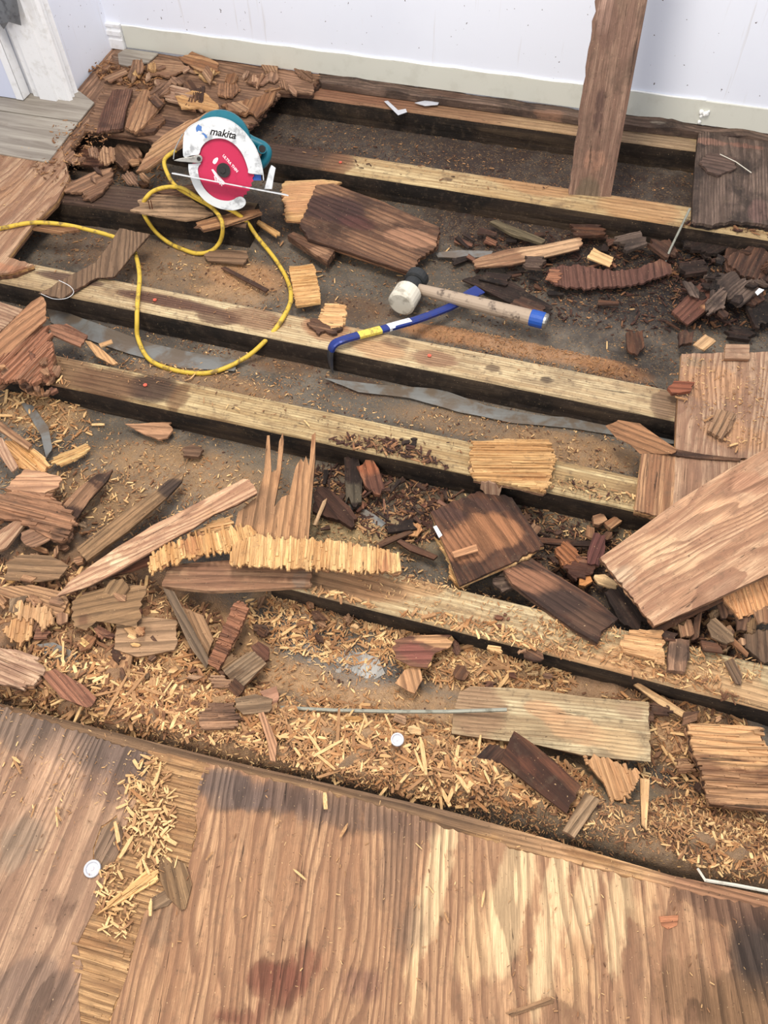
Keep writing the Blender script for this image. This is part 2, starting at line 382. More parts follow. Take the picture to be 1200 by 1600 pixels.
bm = bmesh.new(); bx(bm, (-.001, -.031, 0), (.0025, .008, 2.0)); bx(bm, (-.022, -.0325, 0), (.0025, -.0295, 2.0)); bm_obj('door_edge', bm, M['white'], d1)
bm = bmesh.new()
def on_y(px, py, y):
    d = ray(px, py); return Vector(CAM+d*(y/d[1]))
bpy.context.view_layer.update(); f1 = [bm.verts.new(d1.matrix_world.inverted() @ on_y(x, y, YC-.041-.003*(i % 2))) for i, (x, y) in enumerate([(-40, 44), (0, 38), (6, 46), (13, 34), (33, 40), (22, -20), (-40, -20)])]
fc = bm.faces.new(f1); ex = bmesh.ops.extrude_face_region(bm, geom=[fc]); bmesh.ops.translate(bm, vec=(0, .002, 0), verts=[v for v in ex['geom'] if isinstance(v, bmesh.types.BMVert)])
bm_obj('duct_tape', bm, M['tape'], d1)

# ------------------------------------------------------------------ plates of wood
def nz(x, y=0., z=0.): return MN.noise(Vector((x, y, z)))
def jag(poly, torn, seed, step=.007, clean=()):
    """outline with torn ends: displaced mostly along the grain (u) where an edge crosses the grain"""
    out = []; n = len(poly); r = random.Random(seed)
    for i in range(n):
        a = Vector(poly[i]); b = Vector(poly[(i+1) % n]); e = b-a; L = e.length
        if L < 1e-6: continue
        k = max(1, int(L/step)); cross = abs(e.y)/L
        for j in range(k):
            p = a + e*(j/k)
            if i not in clean and torn > 0 and j > 0:
                amp = torn*(.18+cross)
                p.x += amp*(nz(p.y*90, i*3.1, seed)*1.1 + r.uniform(-.55, .55))
                p.y += torn*.16*nz(p.x*60, i*1.7, seed+5)
            out.append(p)
    return out
def clean_poly(pts, eps=.0008):
    out = []
    for p in pts:
        if not out or (p-out[-1]).length > eps: out.append(p)
    if (out[0]-out[-1]).length < eps: out.pop()
    return out
def inside(p, poly):
    c = False; n = len(poly); x, y = p; j = n-1
    for i in range(n):
        a = poly[i]; b = poly[j]
        if (a.y > y) != (b.y > y) and x < (b.x-a.x)*(y-a.y)/(b.y-a.y)+a.x: c = not c
        j = i
    return c
def solid(poly, du, dv, hf, th):
    """closed solid: top surface height hf(u,v), flat-ish underside at -th"""
    poly = clean_poly(poly); us = [p.x for p in poly]; vs = [p.y for p in poly]
    pts = list(poly); edges = [(i, (i+1) % len(poly)) for i in range(len(poly))]
    u = min(us)+du*.5; r = random.Random(int(len(poly)))
    while u < max(us):
        v = min(vs)+dv*.5
        while v < max(vs):
            q = Vector((u+r.uniform(-.2, .2)*du, v+r.uniform(-.2, .2)*dv))
            if inside(q, poly): pts.append(q)
            v += dv
        u += du
    V, E, Fc, *_ = delaunay_2d_cdt(pts, edges, [list(range(len(poly)))], 1, 1e-5)
    n = len(V); cnt = {}
    for f in Fc:
        for a, b in zip(f, list(f[1:])+[f[0]]): cnt[(a, b)] = 1
    bnd = [(a, b) for (a, b) in cnt if (b, a) not in cnt]
    top = [(p.x, p.y, hf(p.x, p.y)) for p in V]
    bot = [(p.x, p.y, min(z*.3, 0)-th) for p, (_, _, z) in zip(V, top)]
    bi = {}; faces = [tuple(f) for f in Fc]; verts = list(top)
    for a, b in bnd:
        for k in (a, b):
            if k not in bi: bi[k] = len(verts); verts.append(bot[k])
    for a, b in bnd: faces.append((b, a, bi[a], bi[b]))
    # underside as a coarse cap
    nxt = {}
    for a, b in bnd: nxt.setdefault(a, b)
    seen = set()
    for a in list(nxt):
        if a in seen: continue
        loop = []; c = a
        while c not in seen and c in nxt: seen.add(c); loop.append(bi[c]); c = nxt[c]
        if len(loop) > 2: faces.append(tuple(reversed(loop)))
    return verts, faces
def strips(poly, w, torn, zf, seed, h=.0025, skip=.12, gap=.15):
    """raised fibres: narrow slats along u filling the outline, uneven ends and heights"""
    r = random.Random(seed); vs = [p.y for p in poly]; v = min(vs)+w*.3; V = []; Fc = []
    while v < max(vs):
        ww = w*r.uniform(.5, 1.5); xs = []; n = len(poly)
        for i in range(n):
            a = poly[i]; b = poly[(i+1) % n]
            if (a.y > v) != (b.y > v): xs.append(a.x+(v-a.y)/(b.y-a.y)*(b.x-a.x))
        xs.sort()
        for x0, x1 in zip(xs[::2], xs[1::2]):
            L = x1-x0; x = x0 + r.uniform(-torn, torn*.6)
            while x < x1:
                seg = L*r.uniform(.25, 1.1) if r.random() < .75 else L*1.2
                e = min(x+seg, x1+r.uniform(-torn*.6, torn))
                if r.random() > skip and e-x > .002:
                    z = zf(x, v)+h*r.uniform(.1, 1); sk = r.uniform(-.6, .6)*w
                    b = len(V); t = ww*(.5-gap*.5)
                    zz = zf(x, v)-.004
                    tp = r.uniform(.2, 1)
                    V += [(x, v-t, zz), (x, v+t, zz), (e, v+t+sk, zz), (e, v-t+sk, zz), (x, v-t*tp, z), (x, v+t*tp, z), (e, v+t*.8+sk, z+h*r.uniform(-.4, .4)), (e, v-t*.8+sk, z)]
                    Fc += [(b+4, b+7, b+6, b+5), (b, b+4, b+5, b+1), (b+2, b+6, b+7, b+3), (b+1, b+5, b+6, b+2), (b, b+3, b+7, b+4)]
                x = e + r.uniform(0, .004)
        v += ww
    return V, Fc
SEED = [11]
def P(name, label, outline, z, th=.004, mat='tan', g=None, torn=.006, ridge=.0008, warp=.002, fib=0, plies=1, mats=None, cat='wood scrap', st=None, clean=(), group=None, du=.011, dv=.005, kind=None, parent=None, fh=.0025, nails=None, curl=0):
    """a piece of wood whose top face is seen at these spots; z = height of the face (one value, or one per corner)"""
    SEED[0] += 1; seed = SEED[0]
    if isinstance(z, (int, float)): zs = [z]*len(outline)
    else: zs = list(z)
    pts = [G(x, y, q) for (x, y), q in zip(outline, zs)]
    if name != 'plastic_film' and min(zs) < JT-.002:      # nothing lies buried: lift onto the sawdust heap beneath it
        hh = slab_h(np.array([p.x for p in pts]), np.array([p.y for p in pts])); lift = max(0, max(float(h)+.012+th*.6-q for h, q in zip(hh, zs)))
        zs = [q+lift for q in zs]; pts = [G(x, y, q) for (x, y), q in zip(outline, zs)]
    A = np.array([[p.x, p.y, 1] for p in pts]); a, b, c = np.linalg.lstsq(A, np.array([p.z for p in pts]), rcond=None)[0]
    nrm = Vector((-a, -b, 1)).normalized()
    P3 = []
    for (x, y) in outline:
        d = Vector(ray(x, y)); t = -(Vector((CAM[0], CAM[1], CAM[2]-c)).dot(nrm))/d.dot(nrm); P3.append(Vector(CAM)+t*d)
    cen = sum(P3, Vector())/len(P3)
    if g:
        q = []
        for (x, y) in ((g[0], g[1]), (g[2], g[3])):
            d = Vector(ray(x, y)); t = -(Vector((CAM[0], CAM[1], CAM[2]-c)).dot(nrm))/d.dot(nrm); q.append(Vector(CAM)+t*d)
        ux = q[1]-q[0]
    else:
        ux = max(((P3[(i+1) % len(P3)]-P3[i]) for i in range(len(P3))), key=lambda v: v.length)
    ux = (ux-nrm*ux.dot(nrm)).normalized(); vy = nrm.cross(ux)
    R = Matrix((ux, vy, nrm)).transposed(); org = cen-nrm*th
    poly = [Vector(((p-cen).dot(ux), (p-cen).dot(vy))) for p in P3]
    ar = sum(poly[i].x*poly[(i+1) % len(poly)].y-poly[(i+1) % len(poly)].x*poly[i].y for i in range(len(poly)))
    if ar < 0: poly.reverse(); clean = tuple(len(poly)-2-i if i <= len(poly)-2 else len(poly)-1 for i in clean)
    size = max((p.length for p in poly)); 
    du_ = max(du, size/40); dv_ = max(dv, size/70)
    def build(nm, pl, top, bottom, mt, rid, par, fibw, sd):
        jp = jag(pl, torn, seed+sd, clean=clean)
        def hf(u, v):
            return warp*nz(u*9, v*14, seed) + rid*(nz(u*9, v*150, seed+sd)+.6*nz(u*16, v*330, seed+9)) + curl*((v/size)**2*2-.3)*size
        V, Fc = solid(jp, du_, dv_, hf, top-bottom)
        if fibw:
            V2, F2 = strips([Vector(p) for p in pl], fibw, torn, hf, seed, fh); k = len(V); V += V2; Fc += [tuple(i+k for i in f) for f in F2]
        V = [(x, y, q+top) for x, y, q in V]
        return mesh_obj(nm, V, Fc, M[mt], par)
    if plies == 1 and not nails:
        o = build(name, poly, th, 0, mat, ridge, None, fib, 0); root = o; o.matrix_world = Matrix.Translation(org) @ R.to_4x4(); parts = [o]
    else:
        root = empty(name, org, R); parts = []; ms = mats or [mat, 'brown' if mat in ('dark', 'brown', 'red') else 'tan']
        for k in range(plies):
            t1 = th*(1-k/plies); t0 = th*(1-(k+1)/plies)+.0004
            pl = poly if k == 0 else [p*(1+.012*math.sin(k*2.3+seed+i*1.9)) for i, p in enumerate(poly)]
            parts.append(build('ply', pl, t1, max(t0, 0), ms[k % len(ms)], ridge if k == 0 else 0, root, fib if k == 0 else 0, k*17))
        if nails:
            for (x, y, hgt) in nails:
                d = Vector(ray(x, y)); t = -(Vector((CAM[0], CAM[1], CAM[2]-c)).dot(nrm))/d.dot(nrm); q = R.transposed() @ (Vector(CAM)+t*d-org)
                bm = bmesh.new(); tube(bm, [q-Vector((0, 0, .004)), q+Vector((.002, .001, hgt))], .0013, 6); bm_obj('nail', bm, M['rust'], root)
    bpy.context.view_layer.update() if st else None
    if st:
        bl = blobs(st, cen.z)
        for q in parts[:1]: paint(q, bl)
    if parent:
        bpy.context.view_layer.update(); root.parent = parent; root.matrix_parent_inverse = parent.matrix_world.inverted()
        if label: root['label'] = label
    else: setp(root, label, cat, group, kind)
    return root
M['rust'] = simple('rusty_steel', (104, 62, 44), .6, .6, .6, 90, (60, 40, 34))

#@@SECTION2
# ------------------------------------------------------------------ floor sleepers
def joist(label, p0, p1, ext0, ext1, width, st, seed, top=JT, dip=0.):
    a = G(*p0, top); b = G(*p1, top); d = (b-a).normalized(); a = a-d*ext0; a.z = b.z = 0; b = b+d*ext1; L = (b-a).length
    yv = Vector((-d.y, d.x, 0)); R = Matrix((d, yv, Vector((0, 0, 1)))).transposed()
    prof = [(0, 0), (-.001, .25*top), (.0, .3*top), (-.0015, .34*top), (0, .6*top), (0, top-.009), (.0025, top-.003), (.008, top)]
    nt = 22
    for i in range(1, nt): prof.append((.008+(width-.016)*i/nt, top))
    prof += [(width-.008, top), (width-.0025, top-.003), (width, top-.009), (width, 0)]
    V = []; Fc = []; n = len(prof); k = int(L/.012)
    for i in range(k+1):
        x = L*i/k
        for (y, z) in prof:
            q = z
            if z >= top-.0005: q += .0011*nz(x*7, y*150, seed)+.0009*nz(x*10, y*420, seed+2)-.001
            yy = y + (.0012*nz(x*8, z*200, seed+4) if z < top-.003 else 0)
            V.append((x, yy+.002*math.sin(x*2.1+seed), q))
    for i in range(k):
        for j in range(n-1): Fc.append((i*n+j, (i+1)*n+j, (i+1)*n+j+1, i*n+j+1))
    Fc.append(tuple(range(n))); Fc.append(tuple(reversed([k*n+j for j in range(n)])))
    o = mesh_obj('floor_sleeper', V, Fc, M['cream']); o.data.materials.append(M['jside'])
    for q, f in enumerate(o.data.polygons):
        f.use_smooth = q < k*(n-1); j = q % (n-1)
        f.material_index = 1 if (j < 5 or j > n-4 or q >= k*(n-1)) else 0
    o.matrix_world = Matrix.Translation(a) @ R.to_4x4(); bpy.context.view_layer.update(); paint(o, blobs(st, top))
    setp(o, label, 'joist'); return o
BR = (96, 62, 44); DK = (66, 46, 40); TB = (150, 108, 72); SDW = (182, 132, 82); RB = (122, 78, 58)
joist('rearmost floor sleeper, reddish brown, lying along the foot of the white wall', (500, 152), (1087, 233), 1.15, .5, .089,
      [(540, 140, .3, .09, RB, .9), (700, 170, .2, .08, (128, 90, 66), .8), (860, 195, .25, .08, (150, 116, 86), .7), (1000, 215, .2, .08, (138, 112, 90), .7)], 1)
joist('second sleeper from the wall, dark left of a pale middle, behind the circular saw', (443, 252), (1060, 350), 1.1, .5, .089,
      [(470, 240, .14, .09, DK, .95), (400, 235, .15, .09, DK, .95), (530, 255, .05, .06, (112, 78, 56), .8), (840, 290, .13, .05, (160, 118, 80), .75), (1000, 325, .12, .07, (166, 124, 84), .7), (780, 276, .06, .03, (168, 130, 88), .6), (700, 280, .02, .01, DK, .6)], 2)
J25a, J25b = (88, 313), (384, 352)
joist('short cut-off sleeper ending under the red circular saw blade', J25a, J25b, .55, 0.0, .11, [(150, 300, .2, .1, DK, .95), (300, 330, .2, .1, DK, .95), (380, 350, .06, .1, (92, 68, 54), .9), (20, 290, .3, .1, DK, 1)], 3, top=JT)
joist('long sleeper under the blue pry bar, with a chocolate stripe at its left end', (0, 438), (1013, 647), .35, .5, .089,
      [(110, 435, .11, .018, (84, 56, 46), .95), (260, 470, .16, .022, (88, 56, 44), 1), (400, 497, .09, .04, (120, 82, 56), .75), (340, 495, .06, .03, (88, 58, 44), .8), (510, 510, .07, .05, (150, 100, 62), .8), (590, 545, .08, .03, (168, 122, 78), .7), (680, 560, .06, .03, (128, 88, 62), .8), (620, 535, .04, .02, (100, 70, 50), .6), (770, 575, .02, .015, (96, 76, 58), .8), (855, 593, .016, .012, (80, 66, 54), .9), (1040, 632, .035, .05, (116, 88, 66), .9)], 4)
joist('pale sleeper carrying the block of bright torn plywood, soaked dark brown at its left end', (67, 595), (993, 797), .45, .5, .089,
      [(100, 580, .08, .06, (120, 90, 66), .9), (170, 600, .09, .05, (104, 74, 54), .95), (240, 605, .06, .05, (66, 46, 40), .95), (280, 620, .025, .05, (110, 80, 56), .8), (420, 650, .1, .015, (198, 178, 130), .3), (890, 748, .016, .012, (120, 104, 76), .8), (630, 690, .02, .01, (70, 44, 34), .5)], 5)
joist('nearest sleeper, pale and dusted with sawdust, running under the dark fallen board', (540, 940), (1200, 1110), .16, .35, .089,
      [(540, 905, .08, .05, (140, 100, 66), .85), (590, 918, .07, .03, (150, 108, 70), .85), (660, 915, .05, .025, (166, 122, 76), .7), (780, 965, .012, .008, (110, 58, 40), .9), (920, 1030, .1, .014, (182, 134, 86), .7), (1000, 1035, .08, .03, (190, 142, 92), .7), (1120, 1070, .12, .045, (188, 146, 100), .7)], 6)

# ------------------------------------------------------------------ subfloor sheets left standing
LB = (168, 128, 94)
P('plywood_sheet', 'worn plywood subfloor at the left edge below the grey vinyl planks', [(-160, 225), (0, 238), (75, 254), (93, 216), (108, 277), (88, 315), (50, 352), (12, 401), (52, 413), (20, 425), (-40, 432), (-160, 420)], PT, .018, 'pink', (12, 400, 88, 312), .003, .0008, .001, plies=3, mats=['pink', 'core', 'brown'], cat='plywood sheet',
  st=[(40, 300, .1, .08, (168, 124, 92), .4), (20, 420, .12, .02, (176, 120, 90), .6)])
P('plywood_sheet', 'strip of old plywood under the vinyl beside the crumbled corner', [(90, 222), (138, 172), (112, 158), (121, 140), (179, 71), (192, 76), (200, 120), (150, 190), (133, 203), (112, 230), (103, 262)], PT-.003, .015, 'rot', (90, 240, 145, 165), .006, .001, .001, plies=2, mats=['rot', 'brown'], cat='plywood sheet')
P('plywood_sheet', 'crumbling rotten plywood corner between the door casing and the saw', [(132, 203), (165, 130), (180, 76), (300, 90), (420, 103), (500, 116), (487, 146), (436, 143), (402, 186), (380, 205), (350, 190), (300, 215), (240, 222), (230, 216)], PT, .018, 'rot', (200, 160, 290, 175), .012, .0022, .003, plies=3, mats=['rot', 'dark', 'brown'], cat='plywood sheet', dv=.006,
  st=[(200, 88, .08, .05, (150, 128, 112), .5), (250, 190, .1, .03, (74, 50, 42), .8), (330, 190, .08, .03, (80, 54, 42), .7), (440, 120, .1, .05, (172, 128, 100), .7), (400, 112, .07, .03, (118, 86, 68), .6)])
P('plywood_sheet', 'black mouldy plywood at the far right against the wall', [(1092, 205), (1215, 222), (1240, 360), (1190, 350), (1145, 345), (1110, 352), (1082, 345), (1084, 290), (1087, 250)], PT, .018, 'mould', (1090, 210, 1085, 340), .0035, .0022, .004, plies=2, mats=['mould', 'black'], cat='plywood sheet',
  st=[(1110, 222, .05, .02, (140, 100, 84), .8), (1165, 228, .06, .015, (132, 88, 72), .7), (1185, 330, .03, .06, (112, 82, 76), .6)])
P('plywood_sheet', 'tan plywood subfloor at the right edge of the picture below the mouldy rubble', [(1065, 553), (1230, 549), (1260, 716), (1158, 716), (1055, 711), (1058, 650)], PT, .018, 'pink', (1065, 553, 1056, 700), .002, .0007, .001, plies=3, mats=['pink', 'core', 'brown'], cat='plywood sheet',
  st=[(1110, 600, .09, .07, (186, 136, 96), .55), (1150, 680, .08, .05, (184, 136, 98), .6), (1085, 565, .03, .02, (150, 124, 100), .7)])
P('plywood_sheet', 'tan plywood edge strip running under the big slanted board', [(1055, 714), (1158, 719), (1260, 722), (1260, 850), (1120, 812), (1051, 794)], PT, .018, 'pink', (1056, 714, 1052, 790), .002, .0007, .001, plies=3, mats=['pink', 'core', 'brown'], cat='plywood sheet')
P('plywood_block', 'small square of tan plywood on the right end of the pale sleeper', [(1003, 708), (1057, 711), (1051, 794), (1031, 807), (992, 797)], PT, .018, 'tan', (1003, 710, 993, 795), .002, .0008, .0005, plies=3, mats=['tan', 'core', 'tan'], cat='plywood scrap')

# grey vinyl planks
vf = empty('vinyl_flooring', G(60, 200, PT)); setp(vf, 'grey wood-look vinyl planks in front of the white door', 'vinyl flooring')
def vin(ol, lab=None):
    return P('plank', lab, ol, PT+.0045, .004, 'vinyl', (0, 200, 100, 216), .0, 0, 0, parent=vf)
vin([(-170, 92), (0, 118), (90, 132), (122, 141), (147, 160), (123, 190), (0, 172), (-170, 145)])
vin([(-170, 147), (0, 174), (122, 191), (75, 253), (0, 240), (-170, 214)])
P('vinyl_offcut', 'loose grey vinyl offcut beside the white corner baseboard', [(184, 84), (196, 76), (247, 83), (232, 97), (200, 103), (186, 100)], PT+.007, .004, 'vinyl', (190, 80, 240, 88), .0, 0, 0, cat='vinyl offcut')

# the big sheet in the foreground: core plies and torn face veneer
fs = empty('plywood_sheet', G(600, 1400, PT-.018)); setp(fs, 'large water-stained plywood sheet filling the foreground', 'plywood sheet')
P('core', 'pale cross-grain core showing between the torn face veneers', [(-420, 985), (0, 1099), (350, 1187), (700, 1267), (850, 1309), (1050, 1368), (1200, 1399), (1500, 1462), (1400, 2000), (-300, 2000)], PT-.0022, .0158, 'core', (0, 1100, 1200, 1400), .0015, .0006, .0005, parent=fs, dv=.02, du=.03,
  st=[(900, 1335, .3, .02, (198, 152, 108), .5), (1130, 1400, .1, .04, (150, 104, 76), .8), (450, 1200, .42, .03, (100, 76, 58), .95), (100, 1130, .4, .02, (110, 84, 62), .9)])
P('core_fibres', None, [(232, 1172), (330, 1194), (308, 1240), (305, 1300), (300, 1345), (262, 1400), (222, 1430), (208, 1480), (196, 1530), (170, 1590), (160, 1660), (110, 1660), (118, 1550), (112, 1470), (150, 1400), (190, 1340), (205, 1260)], PT-.0012, .0012, 'core', (0, 1100, 1200, 1400), .004, .0006, .0005, fib=.0048, fh=.0018, parent=fs, kind='stuff')
FL = [(60, 1140, .2, .05, (112, 92, 80), .85), (150, 1160, .12, .04, (104, 84, 74), .85), (200, 1190, .06, .04, (104, 84, 76), .7), (60, 1230, .06, .1, (196, 150, 116), .35), (30, 1320, .04, .05, (140, 116, 96), .7), (50, 1560, .08, .06, (112, 88, 76), .7), (90, 1420, .03, .02, (110, 78, 62), .6), (160, 1230, .05, .03, (120, 92, 78), .6)]
P('face_veneer', 'rippled face veneer left of the torn gap, grey with dirt along its far edge', [(-420, 990), (0, 1104), (238, 1180), (221, 1237), (206, 1265), (193, 1303), (182, 1273), (158, 1290), (145, 1325), (146, 1350), (158, 1364), (172, 1366), (162, 1385), (148, 1420), (120, 1476), (130, 1510), (122, 1550), (130, 1640), (120, 1990), (-300, 1990)], PT, .0022, 'face', (150, 1420, 207, 1262), .0035, .0013, .001, du=.012, dv=.0035, parent=fs, st=FL)
FR = [(360, 1235, .07, .035, (96, 82, 78), .9), (450, 1250, .09, .03, (98, 80, 74), .85), (560, 1275, .09, .03, (108, 86, 74), .8), (650, 1290, .05, .03, (112, 86, 72), .7),
      (680, 1380, .022, .13, (216, 184, 144), .75), (740, 1470, .03, .1, (202, 164, 124), .5), (800, 1400, .03, .12, (216, 184, 144), .78), (860, 1440, .022, .16, (216, 184, 144), .78), (915, 1400, .02, .12, (212, 180, 140), .72), (965, 1440, .02, .1, (212, 180, 140), .72), (1010, 1420, .016, .06, (202, 164, 124), .5), (640, 1560, .03, .06, (204, 166, 126), .5), (900, 1540, .03, .06, (196, 156, 116), .5),
      (430, 1535, .05, .03, (104, 58, 46), .85), (480, 1510, .03, .03, (120, 74, 58), .7), (560, 1540, .04, .03, (118, 84, 72), .6), (240, 1560, .05, .04, (168, 130, 98), .4), (370, 1590, .05, .02, (110, 66, 52), .7),
      (1185, 1490, .045, .06, (52, 44, 42), .97), (1130, 1410, .08, .03, (96, 70, 58), .8), (1090, 1560, .08, .05, (120, 90, 66), .7), (1190, 1600, .08, .05, (112, 84, 60), .7), (260, 1440, .05, .04, (120, 96, 78), .55), (620, 1360, .035, .07, (124, 96, 78), .6), (640, 1450, .03, .04, (120, 96, 80), .6), (900, 1480, .02, .015, (160, 116, 84), .6)]
P('face_veneer', 'rippled face veneer right of the torn gap, pale in the middle and black-stained at the right', [(322, 1191), (440, 1222), (560, 1250), (640, 1272), (715, 1300), (850, 1338), (1000, 1376), (1060, 1390), (1200, 1420), (1500, 1490), (1400, 1990), (150, 1990), (160, 1640), (176, 1585), (200, 1520), (212, 1470), (225, 1428), (250, 1396), (285, 1388), (298, 1340), (309, 1298), (303, 1262), (308, 1232)], PT, .0022, 'face', (870, 1560, 862, 1370), .0035, .0013, .001, du=.013, dv=.0035, parent=fs, st=FR)
P('veneer_leaf', 'leaf-shaped darker veneer flap beside the small clear washer', [(183, 1276), (192, 1300), (191, 1322), (176, 1352), (160, 1364), (148, 1352), (147, 1328), (158, 1295)], PT-.0008, .0012, 'grey', (150, 1350, 186, 1280), 0, .0003, .0, cat='veneer scrap', st=[(165, 1320, .03, .03, (120, 94, 76), .8)])
P('veneer_leaf', 'pointed grey veneer flap lying across the gap at the torn edge', [(247, 1340), (262, 1337), (290, 1350), (300, 1382), (290, 1420), (283, 1422), (262, 1402), (250, 1375)], PT+.004, .0015, 'grey', (265, 1340, 285, 1420), .001, .0005, .001, cat='veneer scrap')
P('rotten_sill', 'lumpy black-brown rotted strip between the baseboard and the rearmost sleeper', [(498, 114), (600, 127), (700, 141), (800, 156), (900, 171), (1000, 180), (1095, 192), (1220, 208), (1226, 222), (1094, 207), (1000, 196), (900, 185), (800, 170), (700, 156), (600, 142), (502, 128)], PT+.004, .02, 'mould', (500, 116, 1095, 200), .008, .004, .008, cat='sill', du=.012, dv=.004, st=[(860, 176, .06, .02, (140, 104, 84), .6), (1130, 212, .06, .02, (60, 46, 42), .8), (700, 148, .12, .02, (96, 70, 58), .6), (1030, 192, .03, .015, (158, 146, 134), .5)])

# ------------------------------------------------------------------ torn pieces of plywood and veneer
SL = .012
PP = 'plywood piece'; VP = 'veneer piece'
# top-left corner
P('veneer_flake', 'small orange-tan flake nearest the left wall corner, below the grey offcut', [(160, 121), (194, 107), (200, 113), (173, 128)], PT+.018, .004, 'tan', cat=VP)
P('veneer_flake', 'short bright tan flake just below the grey vinyl offcut', [(207, 115), (217, 102), (227, 103), (218, 121)], PT+.02, .004, 'light', cat=VP)
P('veneer_flake', 'pale flat flake touching the right side of the grey vinyl offcut', [(231, 100), (240, 93), (283, 96), (295, 106), (262, 121), (248, 116), (232, 118)], PT+.015, .005, 'tan', cat=VP)
P('veneer_flake', 'curled orange-brown flake up against the cream baseboard', [(279, 89), (300, 80), (322, 90), (341, 99), (340, 110), (312, 111), (297, 100)], PT+.024, .006, 'tan', (280, 88, 340, 106), ridge=.002, warp=.006, cat=VP)
P('plywood_chunk', 'lifted brown plywood board piece left of the black triangular hole', [(176, 141), (207, 139), (197, 170), (192, 200), (150, 206), (158, 176)], PT+.016, .009, 'red', (180, 140, 160, 200), ridge=.002, plies=2, cat=PP)
P('plywood_chunk', 'broken rectangular plywood piece right of the black triangular hole', [(221, 142), (230, 141), (257, 156), (243, 175), (226, 195), (212, 206), (196, 199), (202, 172)], PT+.02, .01, 'tan', (225, 142, 205, 200), ridge=.002, plies=2, cat=PP)
P('veneer_flake', 'large tan flake with a ragged lower edge above the saw board', [(273, 149), (300, 141), (322, 145), (341, 163), (342, 172), (325, 173), (310, 168), (283, 169), (278, 160)], PT+.03, .005, 'light', (275, 150, 342, 168), ridge=.0015, warp=.006, cat=VP, st=[(300, 155, .2, .2, (184, 138, 92), .5)])
P('veneer_flake', 'tan splintered flake pointing down behind the teal motor housing', [(345, 165), (378, 158), (398, 150), (432, 142), (426, 160), (400, 184), (392, 176), (380, 180), (366, 172)], PT+.014, .006, 'tan', (400, 150, 385, 184), torn=.014, ridge=.002, cat=VP)
P('veneer_flake', 'brown block of stacked plies left of the blurred saw board', [(214, 190), (250, 178), (258, 186), (240, 206), (214, 208)], PT+.012, .01, 'brown', ridge=.002, cat=VP)
P('plywood_chunk', 'wedge-shaped torn board propped up against the back of the circular saw', [(350, 173), (322, 176), (262, 205), (236, 226), (222, 252), (212, 268), (232, 262), (262, 240), (300, 215)], [.2, .2, .16, .13, .11, .1, .1, .13, .17], .012, 'tan', (350, 174, 215, 262), torn=.008, ridge=.003, warp=.004, plies=2, cat=PP, st=[(260, 225, .08, .05, (160, 122, 84), .5)])
P('plywood_chunk', 'flat brown piece lying in the hole nearest the grey vinyl planks', [(113, 236), (125, 228), (178, 236), (176, 250), (154, 262), (110, 253)], .03, .012, 'red', (113, 236, 178, 240), ridge=.0015, plies=2, cat=PP)
P('plywood_chunk', 'crumbled brown chunk right of the flat piece in the vinyl-side hole', [(172, 230), (207, 220), (214, 226), (222, 240), (192, 262), (178, 250)], .045, .012, 'tan', (175, 228, 200, 258), ridge=.003, torn=.01, plies=2, cat=PP, mats=['rot', 'brown'])
P('plywood_chunk', 'low crumbling ply fragment over the cut sleeper beside the left subfloor edge', [(100, 290), (140, 270), (170, 262), (176, 278), (160, 300), (140, 312), (124, 300), (108, 300)], JT+.014, .01, 'rot', torn=.012, ridge=.003, plies=2, mats=['rot', 'brown'], cat=PP)
P('plywood_chunk', 'pale splintered veneer with two nails lying over the cut sleeper', [(203, 328), (218, 322), (215, 313), (240, 303), (286, 308), (310, 318), (333, 334), (312, 341), (290, 344), (240, 336)], JT+.024, .006, 'grey', (203, 328, 330, 334), torn=.008, ridge=.0012, cat=PP, nails=[(234, 326, .024), (238, 326, .026)], st=[(260, 320, .2, .1, (186, 146, 108), .5)])
P('plywood_chunk', 'stacked splintered plies under the saw at the end of the cut sleeper', [(306, 348), (340, 338), (372, 331), (405, 326), (409, 332), (380, 342), (350, 352), (317, 359)], JT+.016, .009, 'tan', (310, 350, 405, 328), torn=.012, ridge=.002, plies=3, mats=['tan', 'brown', 'tan'], cat=PP)
P('plywood_chunk', 'dark ply scrap just left of the saw blade on the cut sleeper', [(240, 298), (300, 288), (330, 300), (300, 310), (262, 306)], JT+.014, .008, 'brown', cat=PP)
P('wood_strip', 'pale split strip lying under the yellow cord at the left subfloor edge', [(48, 357), (70, 348), (118, 356), (125, 360), (90, 364)], JT+.01, .006, 'tan', cat='wood strip')
# third bay
P('plywood_chunk', 'dark stained plywood board with a ragged lower edge right of the saw', [(495, 289), (520, 287), (600, 316), (687, 355), (682, 385), (656, 402), (647, 427), (600, 412), (540, 392), (482, 373), (468, 350), (478, 328)], [.07, .07, .07, .06, .05, .045, .04, .045, .05, .06, .065, .07], .016, 'brown', (480, 330, 650, 400), torn=.006, ridge=.0018, plies=3, mats=['brown', 'dark', 'brown'], cat=PP,
  st=[(520, 330, .1, .06, (62, 40, 38), .85), (560, 350, .06, .03, (80, 44, 40), .6), (640, 370, .08, .04, (150, 106, 78), .75), (600, 345, .04, .02, (130, 94, 70), .5)])
P('wood_block', 'small splintered wood block against the lower left of the stained board', [(449, 368), (458, 362), (523, 391), (511, 409)], .045, .02, 'brown', (449, 368, 520, 398), torn=.002, plies=2, cat='wood block', st=[(500, 392, .03, .02, (150, 110, 80), .7)])
P('plywood_chunk', 'orange torn ply scrap between the saw bracket and the stained board', [(440, 290), (445, 283), (505, 280), (534, 284), (500, 302), (486, 322), (476, 346), (447, 344)], .05, .008, 'light', (445, 290, 530, 284), torn=.008, ridge=.002, plies=2, mats=['light', 'tan'], cat=PP, st=[(480, 310, .1, .1, (190, 136, 94), .6)])
